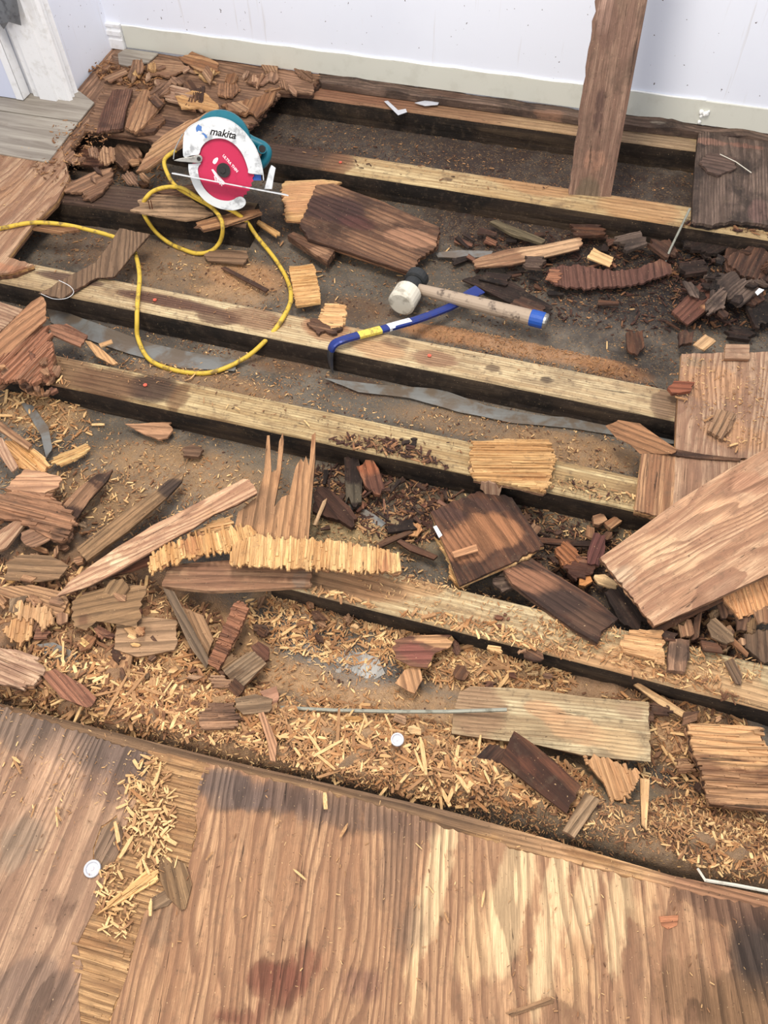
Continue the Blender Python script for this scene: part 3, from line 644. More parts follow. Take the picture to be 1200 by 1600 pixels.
P('plywood_chunk', 'square of striped tan plywood standing alone right of the yellow cord loop', [(452, 416), (470, 415), (490, 414), (497, 440), (501, 472), (463, 478)], .035, .008, 'light', (463, 476, 501, 472), torn=.003, ridge=.0016, fib=.006, fh=.0015, cat=PP, st=[(475, 445, .1, .1, (198, 152, 102), .4)])
P('plywood_chunk', 'striped tan scrap lying against the sleeper behind the pry bar hook', [(505, 480), (512, 474), (542, 478), (536, 508), (520, 512), (500, 500)], JT+.012, .006, 'light', (505, 480, 540, 482), fib=.005, fh=.0012, cat=PP, st=[(520, 490, .1, .1, (196, 148, 98), .5)])
P('bark_flake', 'crumbly brown bark scrap on the sleeper left of the pry bar hook', [(479, 505), (490, 497), (528, 505), (536, 512), (520, 522), (508, 516), (498, 522)], JT+.01, .007, 'brown', torn=.01, ridge=.003, cat='bark piece')
P('plywood_chunk', 'long flat brown scrap lying across the sleeper near the left subfloor', [(187, 357), (234, 366), (211, 392), (195, 412), (178, 432), (152, 433), (128, 447), (95, 466), (60, 458), (92, 440), (121, 425), (150, 410), (170, 383)], [JT+.012, JT+.012, JT+.01, JT+.012, JT+.014, JT+.014, JT+.012, JT+.01, JT+.01, JT+.012, JT+.014, JT+.013, JT+.012], .006, 'grey', (187, 357, 178, 432), torn=.004, ridge=.0012, plies=2, mats=['grey', 'dark'], cat=PP, st=[(170, 400, .3, .3, (112, 86, 66), .7)])
P('wood_strip', 'flat grey-brown strip lying under the right side of the yellow cord loop', [(318, 398), (330, 390), (386, 392), (388, 402), (380, 412), (325, 407)], .022, .005, 'grey', torn=.003, cat='wood strip', st=[(350, 400, .1, .1, (132, 100, 76), .7)])
P('wood_strip', 'split tan strip pointing at the white mallet head from the cord', [(395, 345), (405, 344), (437, 362), (432, 370)], .03, .005, 'light', cat='wood strip')
P('wood_strip', 'thin dark strip lying above the square of striped plywood', [(345, 418), (352, 416), (420, 452), (415, 456)], .02, .004, 'dark', cat='wood strip')
# dark wet bay at the upper right
P('wood_strip', 'pale splintered strip lying diagonally below the leaning board', [(738, 408), (752, 400), (800, 388), (850, 382), (905, 371), (911, 379), (905, 388), (850, 402), (800, 414), (745, 417)], .035, .007, 'tan', (740, 412, 908, 378), torn=.005, ridge=.0014, plies=2, mats=['tan', 'brown'], cat='wood strip', st=[(860, 390, .1, .1, (206, 164, 122), .6)])
P('veneer_flake', 'small curled cream flake right of the pale diagonal strip', [(917, 403), (927, 387), (940, 394), (959, 401), (953, 416), (935, 410)], .04, .003, 'light', (920, 395, 955, 408), torn=.002, warp=.006, cat=VP, st=[(938, 402, .1, .1, (206, 170, 124), .7)])
P('veneer_strip', 'long dark red ribbed veneer strip curving below the cream flake', [(853, 432), (862, 418), (900, 413), (960, 424), (1000, 418), (1030, 405), (1048, 412), (1050, 426), (1010, 440), (970, 448), (900, 450), (868, 445)], .028, .006, 'red', (930, 415, 934, 450), torn=.006, ridge=.0022, cat=VP, st=[(940, 430, .3, .1, (92, 56, 46), .85)])
P('veneer_flake', 'forked pale end of the dark ribbed strip', [(852, 436), (858, 420), (876, 422), (872, 442)], .03, .003, 'red', (853, 430, 876, 432), torn=.01, cat=VP, st=[(865, 430, .1, .1, (170, 112, 80), .6)])
P('plywood_chunk', 'dark maroon board piece near the right edge above the cream diamond flake', [(1050, 487), (1070, 465), (1094, 442), (1131, 466), (1102, 486), (1075, 507)], .04, .01, 'red', (1050, 487, 1095, 443), torn=.003, plies=2, mats=['red', 'dark'], cat=PP, st=[(1090, 474, .2, .2, (100, 64, 54), .85), (1103, 480, .012, .01, (190, 140, 100), .95)])
P('veneer_flake', 'cream diamond-shaped flake above the tan subfloor corner', [(1083, 538), (1102, 522), (1119, 533), (1101, 548)], .05, .004, 'light', torn=.002, cat=VP, st=[(1100, 535, .1, .1, (206, 164, 118), .6)])
P('plywood_chunk', 'small square pinkish ply offcut on the far edge of the tan subfloor', [(1134, 537), (1171, 538), (1171, 561), (1132, 560)], PT+.01, .008, 'pink', torn=.001, plies=2, cat=PP)
P('wood_chip', 'brick-red chip on the corner where sleeper and tan subfloor meet', [(1043, 606), (1053, 595), (1086, 597), (1079, 611), (1050, 615)], PT+.014, .008, 'red', torn=.004, cat='wood chip', st=[(1065, 604, .2, .2, (132, 72, 48), .8)])
P('wood_strip', 'dark green-grey stick above the left end of the pale diagonal strip', [(765, 346), (775, 343), (852, 374), (846, 380), (800, 366)], .03, .008, 'grey', torn=.004, cat='wood strip', st=[(800, 360, .2, .2, (84, 78, 58), .7)])
P('veneer_sheet', 'nearly black flat veneer sheet beyond the blue tape of the mallet handle', [(722, 437), (745, 430), (790, 432), (822, 455), (862, 478), (858, 492), (835, 488), (790, 470), (745, 448)], .022, .005, 'black', (725, 440, 860, 488), torn=.006, ridge=.0012, cat=VP)
P('veneer_sheet', 'dark brown ribbed veneer scrap just above the middle of the mallet handle', [(790, 478), (815, 462), (852, 478), (845, 497), (812, 490)], .028, .004, 'dark', cat=VP)
P('veneer_sheet', 'dark veneer scrap beyond the crowbar tip', [(748, 436), (760, 424), (800, 430), (790, 446)], .03, .004, 'black', cat=VP)
P('veneer_flake', 'dark flake standing near the right end of the orange sawdust streak', [(978, 520), (1004, 515), (1007, 540), (995, 555), (980, 545)], .025, .006, 'dark', torn=.008, cat=VP)
BLK = 'nearly black rotten fragments strewn under the mouldy plywood'
for i, ol in enumerate([[(1065, 372), (1090, 355), (1130, 362), (1150, 380), (1120, 396), (1080, 390)], [(1130, 400), (1180, 380), (1215, 400), (1200, 440), (1160, 430)], [(1100, 430), (1150, 425), (1190, 450), (1160, 475), (1130, 462)],
                        [(1160, 465), (1200, 460), (1215, 500), (1180, 512)], [(1010, 380), (1045, 372), (1060, 392), (1040, 402)], [(960, 370), (1000, 362), (1012, 380), (980, 392)], [(1060, 410), (1100, 405), (1105, 425), (1070, 430)],
                        [(890, 350), (940, 352), (945, 366), (900, 368)], [(820, 400), (850, 402), (846, 418), (822, 416)], [(1140, 505), (1180, 515), (1172, 532), (1136, 526)], [(1060, 520), (1085, 515), (1082, 535), (1062, 540)]]):
    P('rotten_fragment', 'nearly black rotten wood fragment lying in the wet right-hand bay', ol, .03+.012*(i % 3), .01, ('black', 'dark', 'mould')[i % 3], torn=.012, ridge=.003, warp=.005, cat='wood fragment', group=BLK)
P('wood_fragment', 'flat rounded scab of dark ply lying on the mouldy plywood', [(1093, 252), (1110, 238), (1150, 245), (1150, 262), (1122, 274), (1105, 268)], PT+.008, .006, 'mould', torn=.006, ridge=.002, cat=VP, st=[(1120, 255, .2, .2, (104, 80, 72), .6)])
# fourth bay and the right side
P('plywood_chunk', 'block of bright yellow torn plywood wrapped over the pale sleeper', [(741, 690), (790, 686), (858, 687), (865, 716), (858, 750), (850, 768), (800, 756), (740, 746), (735, 716)], JT+.02, .018, 'light', (741, 690, 862, 692), torn=.008, ridge=.003, fib=.005, fh=.003, plies=3, mats=['light', 'light', 'tan'], cat=PP, st=[(800, 735, .1, .02, (160, 104, 56), .4)])
P('veneer_flake', 'pinkish ragged flap hanging below the bright torn block', [(752, 752), (785, 760), (780, 778), (762, 776), (750, 764)], [.09, .09, .05, .05, .07], .004, 'pink', (765, 752, 765, 778), torn=.012, cat=VP)
P('veneer_curl', 'dark-edged curled veneer bridging from the bay onto the tan subfloor', [(946, 664), (966, 656), (1000, 662), (1030, 684), (1058, 702), (1050, 709), (1000, 708), (985, 694), (962, 682)], [.09, .1, .115, .115, .1, .098, .095, .09, .085], .004, 'brown', (950, 662, 1055, 705), torn=.004, ridge=.0015, warp=.008, cat=VP, st=[(1000, 690, .2, .2, (146, 106, 76), .7)])
P('veneer_strip', 'thin dark veneer edge lying along the crack in the tan subfloor', [(1040, 700), (1058, 702), (1100, 710), (1158, 716), (1156, 720), (1090, 716), (1045, 710)], PT+.006, .003, 'brown', torn=.002, cat=VP)
P('plywood_chunk', 'cross-grooved grey-brown chunk on the tan subfloor', [(1106, 672), (1124, 640), (1148, 648), (1143, 668), (1128, 685)], PT+.012, .008, 'grey', (1106, 672, 1124, 640), fib=.009, fh=.003, torn=.004, cat=PP, st=[(1125, 660, .1, .1, (140, 104, 76), .6)])
P('plywood_board', 'large slanted pinkish plywood board at the right edge', [(938, 871), (1000, 826), (1060, 782), (1130, 738), (1200, 699), (1330, 640), (1380, 810), (1200, 897), (1110, 940), (1022, 978), (985, 930)],
  [.11, .13, .14, .16, .17, .2, .17, .14, .13, .115, .112], .012, 'pink', (938, 871, 1200, 700), torn=.003, ridge=.0012, clean=(0, 1, 2, 3), plies=3, mats=['pink', 'brown', 'tan'], cat='plywood board', du=.014, dv=.007,
  st=[(1040, 860, .08, .05, (198, 162, 130), .5), (1130, 800, .1, .04, (184, 142, 112), .5), (980, 890, .03, .03, (188, 166, 142), .5), (1160, 760, .06, .03, (150, 108, 86), .6), (1080, 930, .05, .03, (150, 112, 88), .5)])
P('plywood_chunk', 'torn under-ply sticking out below the slanted board near its lower corner', [(1022, 983), (1100, 945), (1160, 900), (1240, 860), (1250, 880), (1150, 930), (1080, 965), (1030, 990)], [.09, .1, .11, .12, .1, .09, .085, .085], .008, 'brown', (1022, 985, 1200, 890), torn=.01, ridge=.002, plies=2, cat=PP)
P('plywood_chunk', 'ribbed orange ply end under the slanted board at the right edge', [(1130, 935), (1162, 900), (1250, 862), (1280, 900), (1175, 960), (1155, 965)], [.1, .105, .11, .1, .085, .085], .012, 'light', (1165, 900, 1180, 945), torn=.004, ridge=.002, fib=.006, fh=.002, plies=2, cat=PP, st=[(1190, 915, .2, .2, (196, 140, 98), .7)])
P('plywood_chunk', 'dark purple-brown square board with wavy grain leaning over the nearest sleeper', [(673, 800), (700, 788), (745, 768), (772, 768), (800, 778), (850, 852), (800, 879), (718, 915), (700, 868)], [.06, .06, .06, .06, .06, .075, .09, .09, .075], .012, 'dark', (680, 800, 745, 902), torn=.005, ridge=.0022, plies=2, mats=['dark', 'light'], clean=(6,), cat='plywood board',
  st=[(770, 830, .07, .05, (156, 104, 68), .8), (725, 855, .06, .05, (146, 98, 66), .75), (700, 800, .05, .02, (76, 52, 46), .7), (760, 785, .06, .02, (70, 48, 42), .7)])
P('veneer_flake', 'frayed light ply showing under the left edge of the dark square board', [(678, 838), (692, 850), (715, 885), (735, 905), (718, 920), (703, 900), (704, 880)], .055, .008, 'light', (690, 870, 720, 900), torn=.008, fib=.005, cat=VP)
P('wood_chip', 'short tan chip lying on the dark square board', [(706, 862), (744, 850), (747, 861), (710, 871)], .096, .003, 'light', torn=.001, cat='wood chip', st=[(726, 860, .1, .1, (168, 112, 70), .8)])
P('plastic_chip', 'small white rectangular chip on the left edge of the dark square board', [(677, 823), (682, 821), (691, 836), (686, 840)], .088, .002, 'white', torn=0, ridge=0, warp=0, cat='plastic chip')
P('plywood_board', 'long dark fallen board lying diagonally on the nearest sleeper', [(786, 890), (808, 880), (830, 871), (870, 898), (930, 935), (966, 966), (952, 978), (940, 985), (933, 1004), (900, 985), (850, 950), (800, 912)], [.07, .07, .07, .075, .082, .088, .088, .09, .09, .09, .088, .08], .012, 'dark', (790, 890, 950, 985), torn=.003, ridge=.0018, plies=2, cat='plywood board',
  st=[(830, 905, .06, .03, (146, 96, 66), .8), (880, 940, .05, .03, (64, 46, 40), .9), (920, 975, .04, .03, (88, 62, 48), .8)])
P('wood_chunk', 'dark grey fibrous piece beneath the dark square board', [(770, 905), (800, 885), (845, 880), (850, 895), (812, 915), (785, 925)], .05, .01, 'mould', torn=.01, ridge=.003, cat='wood fragment')
P('veneer_flake', 'dark brown strip lying behind the red-brown blocks', [(838, 838), (870, 842), (940, 846), (938, 854), (880, 852), (840, 848)], .03, .006, 'dark', torn=.004, cat=VP)
P('wood_block', 'red-brown block with orange torn end between the dark board and slanted board', [(867, 858), (887, 846), (902, 862), (905, 875), (880, 884)], .045, .012, 'red', (870, 855, 895, 880), fib=.008, cat='wood block', st=[(885, 862, .1, .1, (156, 96, 52), .6)])
P('wood_block', 'dark red-brown block below the orange-ended block', [(882, 882), (905, 868), (930, 882), (922, 898), (897, 904)], .045, .014, 'red', (882, 882, 915, 890), fib=.009, cat='wood block')
P('veneer_flake', 'maroon upright flake left of the slanted board corner', [(918, 862), (928, 832), (946, 836), (945, 862), (936, 884), (918, 880)], .05, .006, 'red', torn=.005, cat=VP, st=[(930, 860, .1, .1, (84, 44, 42), .9)])
P('wood_chip', 'cream splintered chip just below the slanted board corner', [(929, 898), (945, 897), (968, 912), (963, 921), (935, 912)], .04, .005, 'light', cat='wood chip', st=[(948, 908, .1, .1, (196, 160, 112), .7)])
P('wood_block', 'small orange block below the red-brown blocks', [(905, 904), (922, 899), (926, 908), (914, 916), (905, 914)], .04, .01, 'light', cat='wood block', st=[(915, 907, .1, .1, (184, 120, 70), .7)])
P('wood_block', 'small brown square block under the bright end of the pale sleeper', [(926, 806), (942, 801), (949, 812), (936, 820), (928, 818)], .035, .012, 'tan', torn=.002, cat='wood block')
P('wood_block', 'tan block with a pale chip beside the small brown square block', [(944, 816), (962, 806), (972, 814), (955, 826)], .035, .01, 'tan', torn=.003, cat='wood block')
P('plywood_chunk', 'dark ply fragment wedged under the slanted board corner', [(945, 925), (985, 915), (1015, 960), (1000, 985), (968, 970)], .06, .01, 'black', torn=.01, cat=PP)
# dark rotten heap in the centre
P('rotten_chunk', 'thick dark brown rotten piece right of the torn board prongs', [(490, 775), (502, 760), (520, 768), (545, 790), (559, 810), (549, 824), (530, 812), (505, 805), (488, 798)], .04, .012, 'dark', torn=.008, ridge=.003, cat='wood fragment', st=[(520, 792, .2, .2, (62, 40, 32), .8)])
P('rotten_chunk', 'grey-black upright rotten flake below the pale sleeper', [(538, 716), (560, 712), (566, 745), (565, 785), (552, 792), (545, 776), (540, 788)], .04, .01, 'black', (550, 715, 553, 790), torn=.01, ridge=.003, cat='wood fragment', st=[(552, 770, .1, .03, (86, 78, 66), .7)])
P('rotten_chunk', 'red-brown rotten flake with an orange end beside the grey-black one', [(557, 728), (582, 718), (592, 732), (602, 765), (588, 772), (570, 758)], .045, .01, 'red', torn=.008, ridge=.003, cat='wood fragment', st=[(572, 730, .03, .02, (128, 74, 50), .8), (590, 755, .03, .03, (70, 44, 38), .8)])
P('rotten_chunk', 'black charred-looking stick at the centre of the dark heap', [(601, 822), (645, 816), (652, 826), (606, 832)], .035, .008, 'black', torn=.004, cat='wood fragment')
P('wood_strip', 'brown tapered strip just below the black charred-looking stick', [(586, 851), (600, 842), (640, 828), (646, 832), (592, 856)], .03, .005, 'brown', torn=.002, cat='wood strip')
P('rotten_chunk', 'long dark maroon strip lying left of the dark square board', [(620, 846), (626, 842), (684, 868), (678, 874), (640, 860)], .03, .006, 'dark', torn=.004, cat='wood strip')
P('wood_chip', 'orange-tan chip at the right end of the black charred-looking stick', [(636, 836), (640, 818), (655, 815), (660, 828), (652, 838)], .028, .004, 'light', cat='wood chip', st=[(648, 828, .1, .1, (190, 130, 80), .7)])
P('wood_strip', 'pale clean stick leaning beside the torn board prongs', [(489, 820), (504, 783), (511, 778), (509, 786), (494, 821)], .05, .004, 'light', torn=0, cat='wood strip', st=[(500, 800, .1, .1, (200, 160, 116), .7)])
DH = 'dark rotten slivers in the heap below the pale sleeper'
rd = random.Random(5)
for i in range(46):
    cx = rd.uniform(500, 720); cy = 712+(cx-500)*.24+rd.uniform(8, 120)*(1-.3*rd.random())
    if cx > 660 and cy > 790: continue
    L = rd.uniform(8, 30); wd = rd.uniform(3, 9); a = rd.uniform(0, 3.14)
    c_, s_ = math.cos(a)*L/2, math.sin(a)*L/2*.8; n_, m_ = -math.sin(a)*wd/2, math.cos(a)*wd/2
    P('rotten_sliver', 'dark rotten sliver in the heap below the pale sleeper', [(cx-c_-n_, cy-s_-m_), (cx+c_-n_*.6, cy+s_-m_*.6), (cx+c_+n_*.4, cy+s_+m_*.4), (cx-c_+n_, cy-s_+m_)], .02+rd.random()*.025, .004, rd.choice(['dark', 'red', 'dark', 'black']), torn=.004, cat='wood sliver', group=DH)
for i in range(34):
    cx = rd.uniform(700, 1060); cy = 360+rd.uniform(0, 150)*(.5+.5*(cx-700)/360)
    L = rd.uniform(8, 34); wd = rd.uniform(4, 12); a = rd.uniform(-.5, .9)
    c_, s_ = math.cos(a)*L/2, math.sin(a)*L/2*.8; n_, m_ = -math.sin(a)*wd/2, math.cos(a)*wd/2
    P('rotten_sliver', 'dark rotten sliver on the black floor of the upper right bay', [(cx-c_-n_, cy-s_-m_), (cx+c_-n_*.6, cy+s_-m_*.6), (cx+c_+n_*.4, cy+s_+m_*.4), (cx-c_+n_, cy-s_+m_)], .012+rd.random()*.012, .004, rd.choice(['dark', 'black', 'black', 'red']), torn=.005, cat='wood sliver', group='dark rotten slivers on the floor of the upper right bay')
for (cx, cy, gg, lb, zz, n) in ((632, 690, 'black crumbs on the pale sleeper', 'black crumb of rot on the pale sleeper', JT, 9), (785, 962, 'dark red crumbs on the nearest sleeper', 'dark red crumb lying on the nearest sleeper', JT, 4)):
    for i in range(n):
        x = cx+rd.uniform(-18, 18); y = cy+rd.uniform(-14, 16); r_ = rd.uniform(3, 8)
        P('rot_crumb', lb, [(x+r_*math.cos(k)*rd.uniform(.5, 1.2), y+.6*r_*math.sin(k)*rd.uniform(.5, 1.2)) for k in (0, 1.1, 2.2, 3.4, 4.4, 5.4)], zz+.005, .004, 'black' if zz and n == 9 else 'red', torn=.003, cat='wood crumb', group=gg)
# torn strips and the pronged board left of centre
P('torn_board', 'broken board with long splintered prongs pointing at the pale sleeper', [(372, 800), (402, 775), (412, 742), (417, 680), (421, 680), (424, 738), (432, 734), (436, 690), (442, 676), (443, 690), (439, 735), (428, 792), (440, 776), (452, 772), (462, 730), (470, 716), (474, 722), (478, 712), (483, 728), (487, 680), (493, 675), (492, 720), (486, 790), (482, 846), (400, 850), (360, 850)],
  JT+.045, .008, 'grey', (440, 848, 455, 700), torn=.003, ridge=.0012, plies=2, mats=['tan', 'brown'], cat='plywood board', st=[(440, 800, .2, .2, (170, 128, 92), .6), (400, 790, .05, .05, (130, 98, 74), .6)])
P('plywood_chunk', 'flat brown board end below the long fringed strip', [(253, 916), (262, 884), (310, 878), (360, 875), (430, 880), (487, 886), (486, 916), (400, 921), (330, 924)], JT+.022, .01, 'tan', (255, 900, 487, 904), torn=.003, plies=2, cat=PP, st=[(330, 900, .06, .03, (126, 84, 60), .6), (470, 905, .02, .03, (120, 104, 92), .5)])
P('fringed_strip', 'upper fringed orange ply strip emerging under the pointed pale board', [(232, 890), (236, 868), (262, 852), (300, 838), (345, 828), (392, 822), (401, 830), (399, 846), (350, 858), (318, 864), (290, 871), (262, 880), (242, 891)], [JT+.05]*13, .008, 'light', (300, 840, 306, 868), torn=.012, ridge=.002, fib=.0055, fh=.002, plies=2, mats=['light', 'tan'], cat=PP, st=[(300, 852, .03, .03, (160, 104, 66), .7), (370, 840, .04, .02, (196, 148, 92), .4), (250, 874, .03, .02, (200, 150, 100), .4)])
P('fringed_strip', 'long fringed yellow ply strip lying across the board with prongs', [(358, 880), (364, 850), (410, 836), (440, 842), (470, 843), (540, 849), (600, 858), (622, 866), (627, 893), (560, 892), (470, 886), (410, 884)], [JT+.058]*12, .01, 'light', (500, 848, 498, 888), torn=.009, ridge=.002, fib=.006, fh=.002, plies=2, mats=['light', 'tan'], cat=PP, st=[(600, 880, .02, .03, (150, 92, 60), .6), (500, 860, .04, .02, (170, 116, 70), .3), (440, 865, .03, .03, (222, 172, 106), .4)])
P('plywood_chunk', 'short tan ply piece behind the upper fringed strip', [(300, 835), (330, 815), (360, 806), (365, 826), (320, 838)], JT+.04, .006, 'light', torn=.006, fib=.005, cat=PP)
P('plywood_board', 'long pale board with a tapering point beside the fringed strips', [(88, 932), (112, 905), (180, 857), (240, 820), (300, 790), (380, 748), (390, 750), (402, 770), (370, 788), (334, 803), (300, 826), (266, 844), (190, 890), (140, 915)], [JT+.035, JT+.04, JT+.05, JT+.055, JT+.065, JT+.075, JT+.075, JT+.075, JT+.07, JT+.065, JT+.06, JT+.055, JT+.045, JT+.04], .007, 'pink', (110, 915, 390, 760), torn=.003, ridge=.002, plies=2, mats=['pink', 'dark'], cat='plywood board', dv=.004,
  st=[(180, 870, .03, .02, (206, 180, 150), .5), (300, 800, .1, .02, (170, 130, 98), .5)])
P('plywood_board', 'narrow grey-brown board with a black upper tip above the pointed board', [(120, 856), (150, 832), (200, 795), (240, 768), (268, 745), (285, 738), (284, 752), (262, 776), (200, 830), (150, 866), (135, 877)], [.08, .08, .075, .07, .06, .06, .06, .07, .075, .08, .08], .006, 'grey', (125, 868, 280, 745), torn=.004, ridge=.001, cat='plywood board', st=[(268, 760, .035, .03, (58, 46, 42), .95), (180, 830, .2, .1, (150, 116, 84), .5)])
P('plywood_chunk', 'reddish ply strip between the pointed board and the dark shadow below', [(160, 888), (195, 880), (236, 865), (240, 880), (200, 893), (165, 900)], JT+.02, .008, 'red', torn=.005, plies=2, cat=PP)
P('veneer_sheet', 'large brown veneer sheet with a knot below the pointed board', [(112, 940), (135, 925), (187, 912), (229, 916), (222, 944), (214, 982), (190, 975), (150, 970), (135, 984), (114, 977)], JT+.02, .003, 'grey', (115, 955, 225, 930), torn=.005, ridge=.0006, warp=.008, cat=VP, st=[(170, 945, .3, .3, (140, 108, 76), .6), (130, 968, .014, .012, (96, 66, 48), .9)])
P('veneer_sheet', 'flat grey-brown veneer sheet at the left edge below the rotten ply', [(8, 880), (30, 866), (80, 868), (108, 884), (92, 904), (60, 908), (8, 905)], JT+.02, .004, 'grey', torn=.005, warp=.008, cat=VP, st=[(50, 888, .3, .3, (132, 102, 76), .6)])
P('veneer_sheet', 'curved tan veneer sweep running below the flat sheet at left', [(0, 916), (50, 914), (100, 926), (108, 940), (92, 966), (60, 950), (0, 930)], JT+.012, .004, 'tan', torn=.005, warp=.006, cat=VP, st=[(50, 930, .3, .3, (156, 118, 84), .6)])
P('fringed_scrap', 'upper ribbed tan scrap in the lower left pile', [(14, 958), (28, 938), (60, 948), (88, 962), (80, 974), (66, 986), (60, 972), (40, 968)], JT+.02, .006, 'light', (40, 940, 36, 970), torn=.01, fib=.0055, fh=.002, cat=PP, st=[(50, 960, .2, .2, (190, 142, 98), .6)])
P('fringed_scrap', 'lower ribbed tan scrap in the lower left pile', [(4, 984), (20, 968), (50, 970), (50, 994), (34, 1004), (14, 996)], JT+.016, .006, 'light', (30, 970, 24, 1002), torn=.01, fib=.0055, fh=.002, cat=PP, st=[(30, 985, .2, .2, (184, 136, 94), .6)])
P('plywood_chunk', 'thick pink-brown torn chunk at the left edge above the foreground sheet', [(-30, 1010), (0, 1012), (34, 1018), (68, 1040), (52, 1070), (30, 1074), (-30, 1060)], JT+.03, .018, 'red', (-10, 1020, 60, 1050), torn=.012, ridge=.003, fib=.007, plies=3, mats=['pink', 'tan', 'brown'], cat=PP)
P('plywood_chunk', 'flat grey-brown square behind the ribbed dowel-like strip', [(178, 1014), (182, 976), (217, 962), (275, 968), (277, 1006), (272, 1016), (215, 1026)], JT+.004, .006, 'grey', (180, 990, 275, 985), torn=.003, plies=2, cat=PP, st=[(230, 990, .3, .3, (160, 124, 92), .6)])
P('wood_strip', 'dark grey strip slanting down from the flat board end', [(254, 918), (272, 924), (298, 975), (328, 1032), (322, 1044), (296, 1010), (276, 965)], [.1, .1, .085, .07, .07, .08, .09], .006, 'grey', (260, 920, 325, 1040), torn=.002, cat='wood strip', st=[(290, 980, .3, .3, (104, 84, 66), .75)])
P('wood_strip', 'wider brown strip lying against the dark grey slanting strip', [(284, 948), (318, 962), (334, 1000), (322, 1030), (300, 985)], [.08, .08, .065, .06, .07], .004, 'grey', (290, 950, 328, 1025), torn=.003, cat='wood strip', st=[(310, 985, .3, .3, (146, 110, 80), .6)])
P('fringed_strip', 'ribbed red-brown strip like a comb standing left of the grey square', [(323, 1036), (336, 1010), (352, 975), (366, 942), (380, 940), (388, 952), (372, 990), (356, 1020), (342, 1046)], [.07, .075, .08, .085, .085, .085, .08, .075, .07], .012, 'red', (345, 985, 362, 992), torn=.002, fib=.006, fh=.003, plies=2, mats=['red', 'tan'], cat=PP, st=[(355, 990, .2, .2, (146, 92, 60), .6)])
P('plywood_chunk', 'small grey square offcut with clean edges near the comb-like strip', [(349, 1048), (385, 1020), (398, 1018), (416, 1036), (374, 1079)], .07, .008, 'grey', (349, 1048, 390, 1018), torn=.001, plies=2, cat=PP, st=[(380, 1045, .3, .3, (146, 122, 98), .5)])
P('plywood_chunk', 'dark red-brown scrap touching the top of the small grey square', [(392, 1010), (404, 1002), (420, 1012), (420, 1030), (412, 1034), (398, 1020)], .06, .008, 'red', torn=.004, cat=PP)
P('plywood_chunk', 'slanted tan ply scrap among the sticks right of the left-edge chunk', [(145, 1070), (165, 1040), (190, 1012), (208, 1022), (202, 1045), (185, 1065), (165, 1090)], .075, .006, 'tan', (165, 1085, 200, 1020), torn=.005, ridge=.002, cat=PP, st=[(175, 1050, .3, .3, (160, 122, 86), .6)])
P('plywood_chunk', 'maroon-tinged ply scrap between the left-edge chunk and slanted scrap', [(62, 1052), (85, 1045), (130, 1070), (150, 1090), (135, 1105), (95, 1090)], .065, .006, 'red', torn=.006, plies=2, cat=PP, st=[(110, 1075, .3, .3, (140, 92, 70), .6)])
P('plywood_chunk', 'pinkish square scrap at the left end of the grey metal rod', [(405, 1080), (432, 1072), (436, 1090), (430, 1108), (420, 1100)], .035, .004, 'pink', torn=.002, cat=PP, st=[(420, 1090, .3, .3, (186, 126, 96), .6)])
P('wood_strip', 'bent brown stick standing below the left end of the rod', [(403, 1115), (412, 1112), (425, 1140), (433, 1162), (430, 1190), (422, 1188), (418, 1160)], .06, .006, 'tan', torn=.003, cat='wood strip', st=[(418, 1150, .3, .3, (166, 118, 84), .6)])
P('plywood_chunk', 'dark ribbed scrap at the left of the grey metal rod', [(312, 1118), (330, 1100), (362, 1098), (372, 1120), (366, 1138), (318, 1140)], .05, .006, 'rot', torn=.006, ridge=.002, fib=.006, cat=PP)
P('veneer_scrap', 'brown-grey veneer scrap lying on the gap between rod and small grey square', [(366, 1092), (400, 1085), (426, 1092), (420, 1112), (380, 1116), (368, 1106)], .03, .003, 'grey', torn=.004, warp=.006, cat=VP)
# left middle
P('upright_board', 'small board standing on edge at the left frame edge over two sleepers', [(-30, 548), (-30, 512), (0, 520), (49, 471), (64, 462), (72, 474), (72, 500), (40, 530), (0, 566)], [.1, .155, .155, .15, .15, .14, .1, .095, .09], .006, 'tan', (0, 530, 65, 475), torn=.004, ridge=.002, cat='plywood board', st=[(30, 510, .3, .3, (160, 112, 78), .6)])
P('plywood_board', 'pale flat board behind the small upright board at the left edge', [(-60, 468), (0, 472), (36, 483), (0, 518), (-60, 520)], PT+.01, .01, 'pink', (0, 472, 36, 483), torn=.002, cat='plywood board')
P('crumbled_chunk', 'crumbling red-brown ply heap in front of the small upright board', [(-20, 570), (20, 545), (60, 505), (75, 520), (82, 555), (78, 588), (50, 600), (20, 592), (-20, 602)], JT+.026, .018, 'rot', torn=.014, ridge=.005, warp=.008, fib=.012, fh=.006, plies=2, mats=['rot', 'brown'], cat=PP, st=[(40, 560, .2, .2, (150, 96, 70), .6)])
P('plywood_chunk', 'reddish flat piece sticking out right of the crumbling heap', [(76, 508), (104, 506), (137, 524), (126, 542), (98, 530), (80, 522)], [.09, .09, .07, .07, .08, .09], .006, 'red', (78, 512, 132, 532), torn=.004, ridge=.002, cat=PP, st=[(105, 520, .2, .2, (160, 112, 86), .6)])
P('wood_strip', 'orange splinter pointing down right of the crumbling heap', [(132, 532), (142, 534), (162, 548), (184, 567), (176, 570), (150, 556)], .035, .005, 'light', torn=.003, cat='wood strip', st=[(160, 550, .2, .2, (200, 146, 88), .7)])
P('wood_chip', 'small split tan stick touching the top of the orange splinter', [(154, 537), (174, 530), (176, 535), (157, 542)], .035, .004, 'light', torn=.001, cat='wood chip')
P('plywood_chunk', 'brown ply square hanging off the sleeper below the crumbling heap', [(27, 590), (45, 588), (64, 594), (70, 617), (48, 616), (30, 604)], .075, .006, 'tan', torn=.003, cat=PP, st=[(50, 602, .2, .2, (150, 110, 80), .6)])
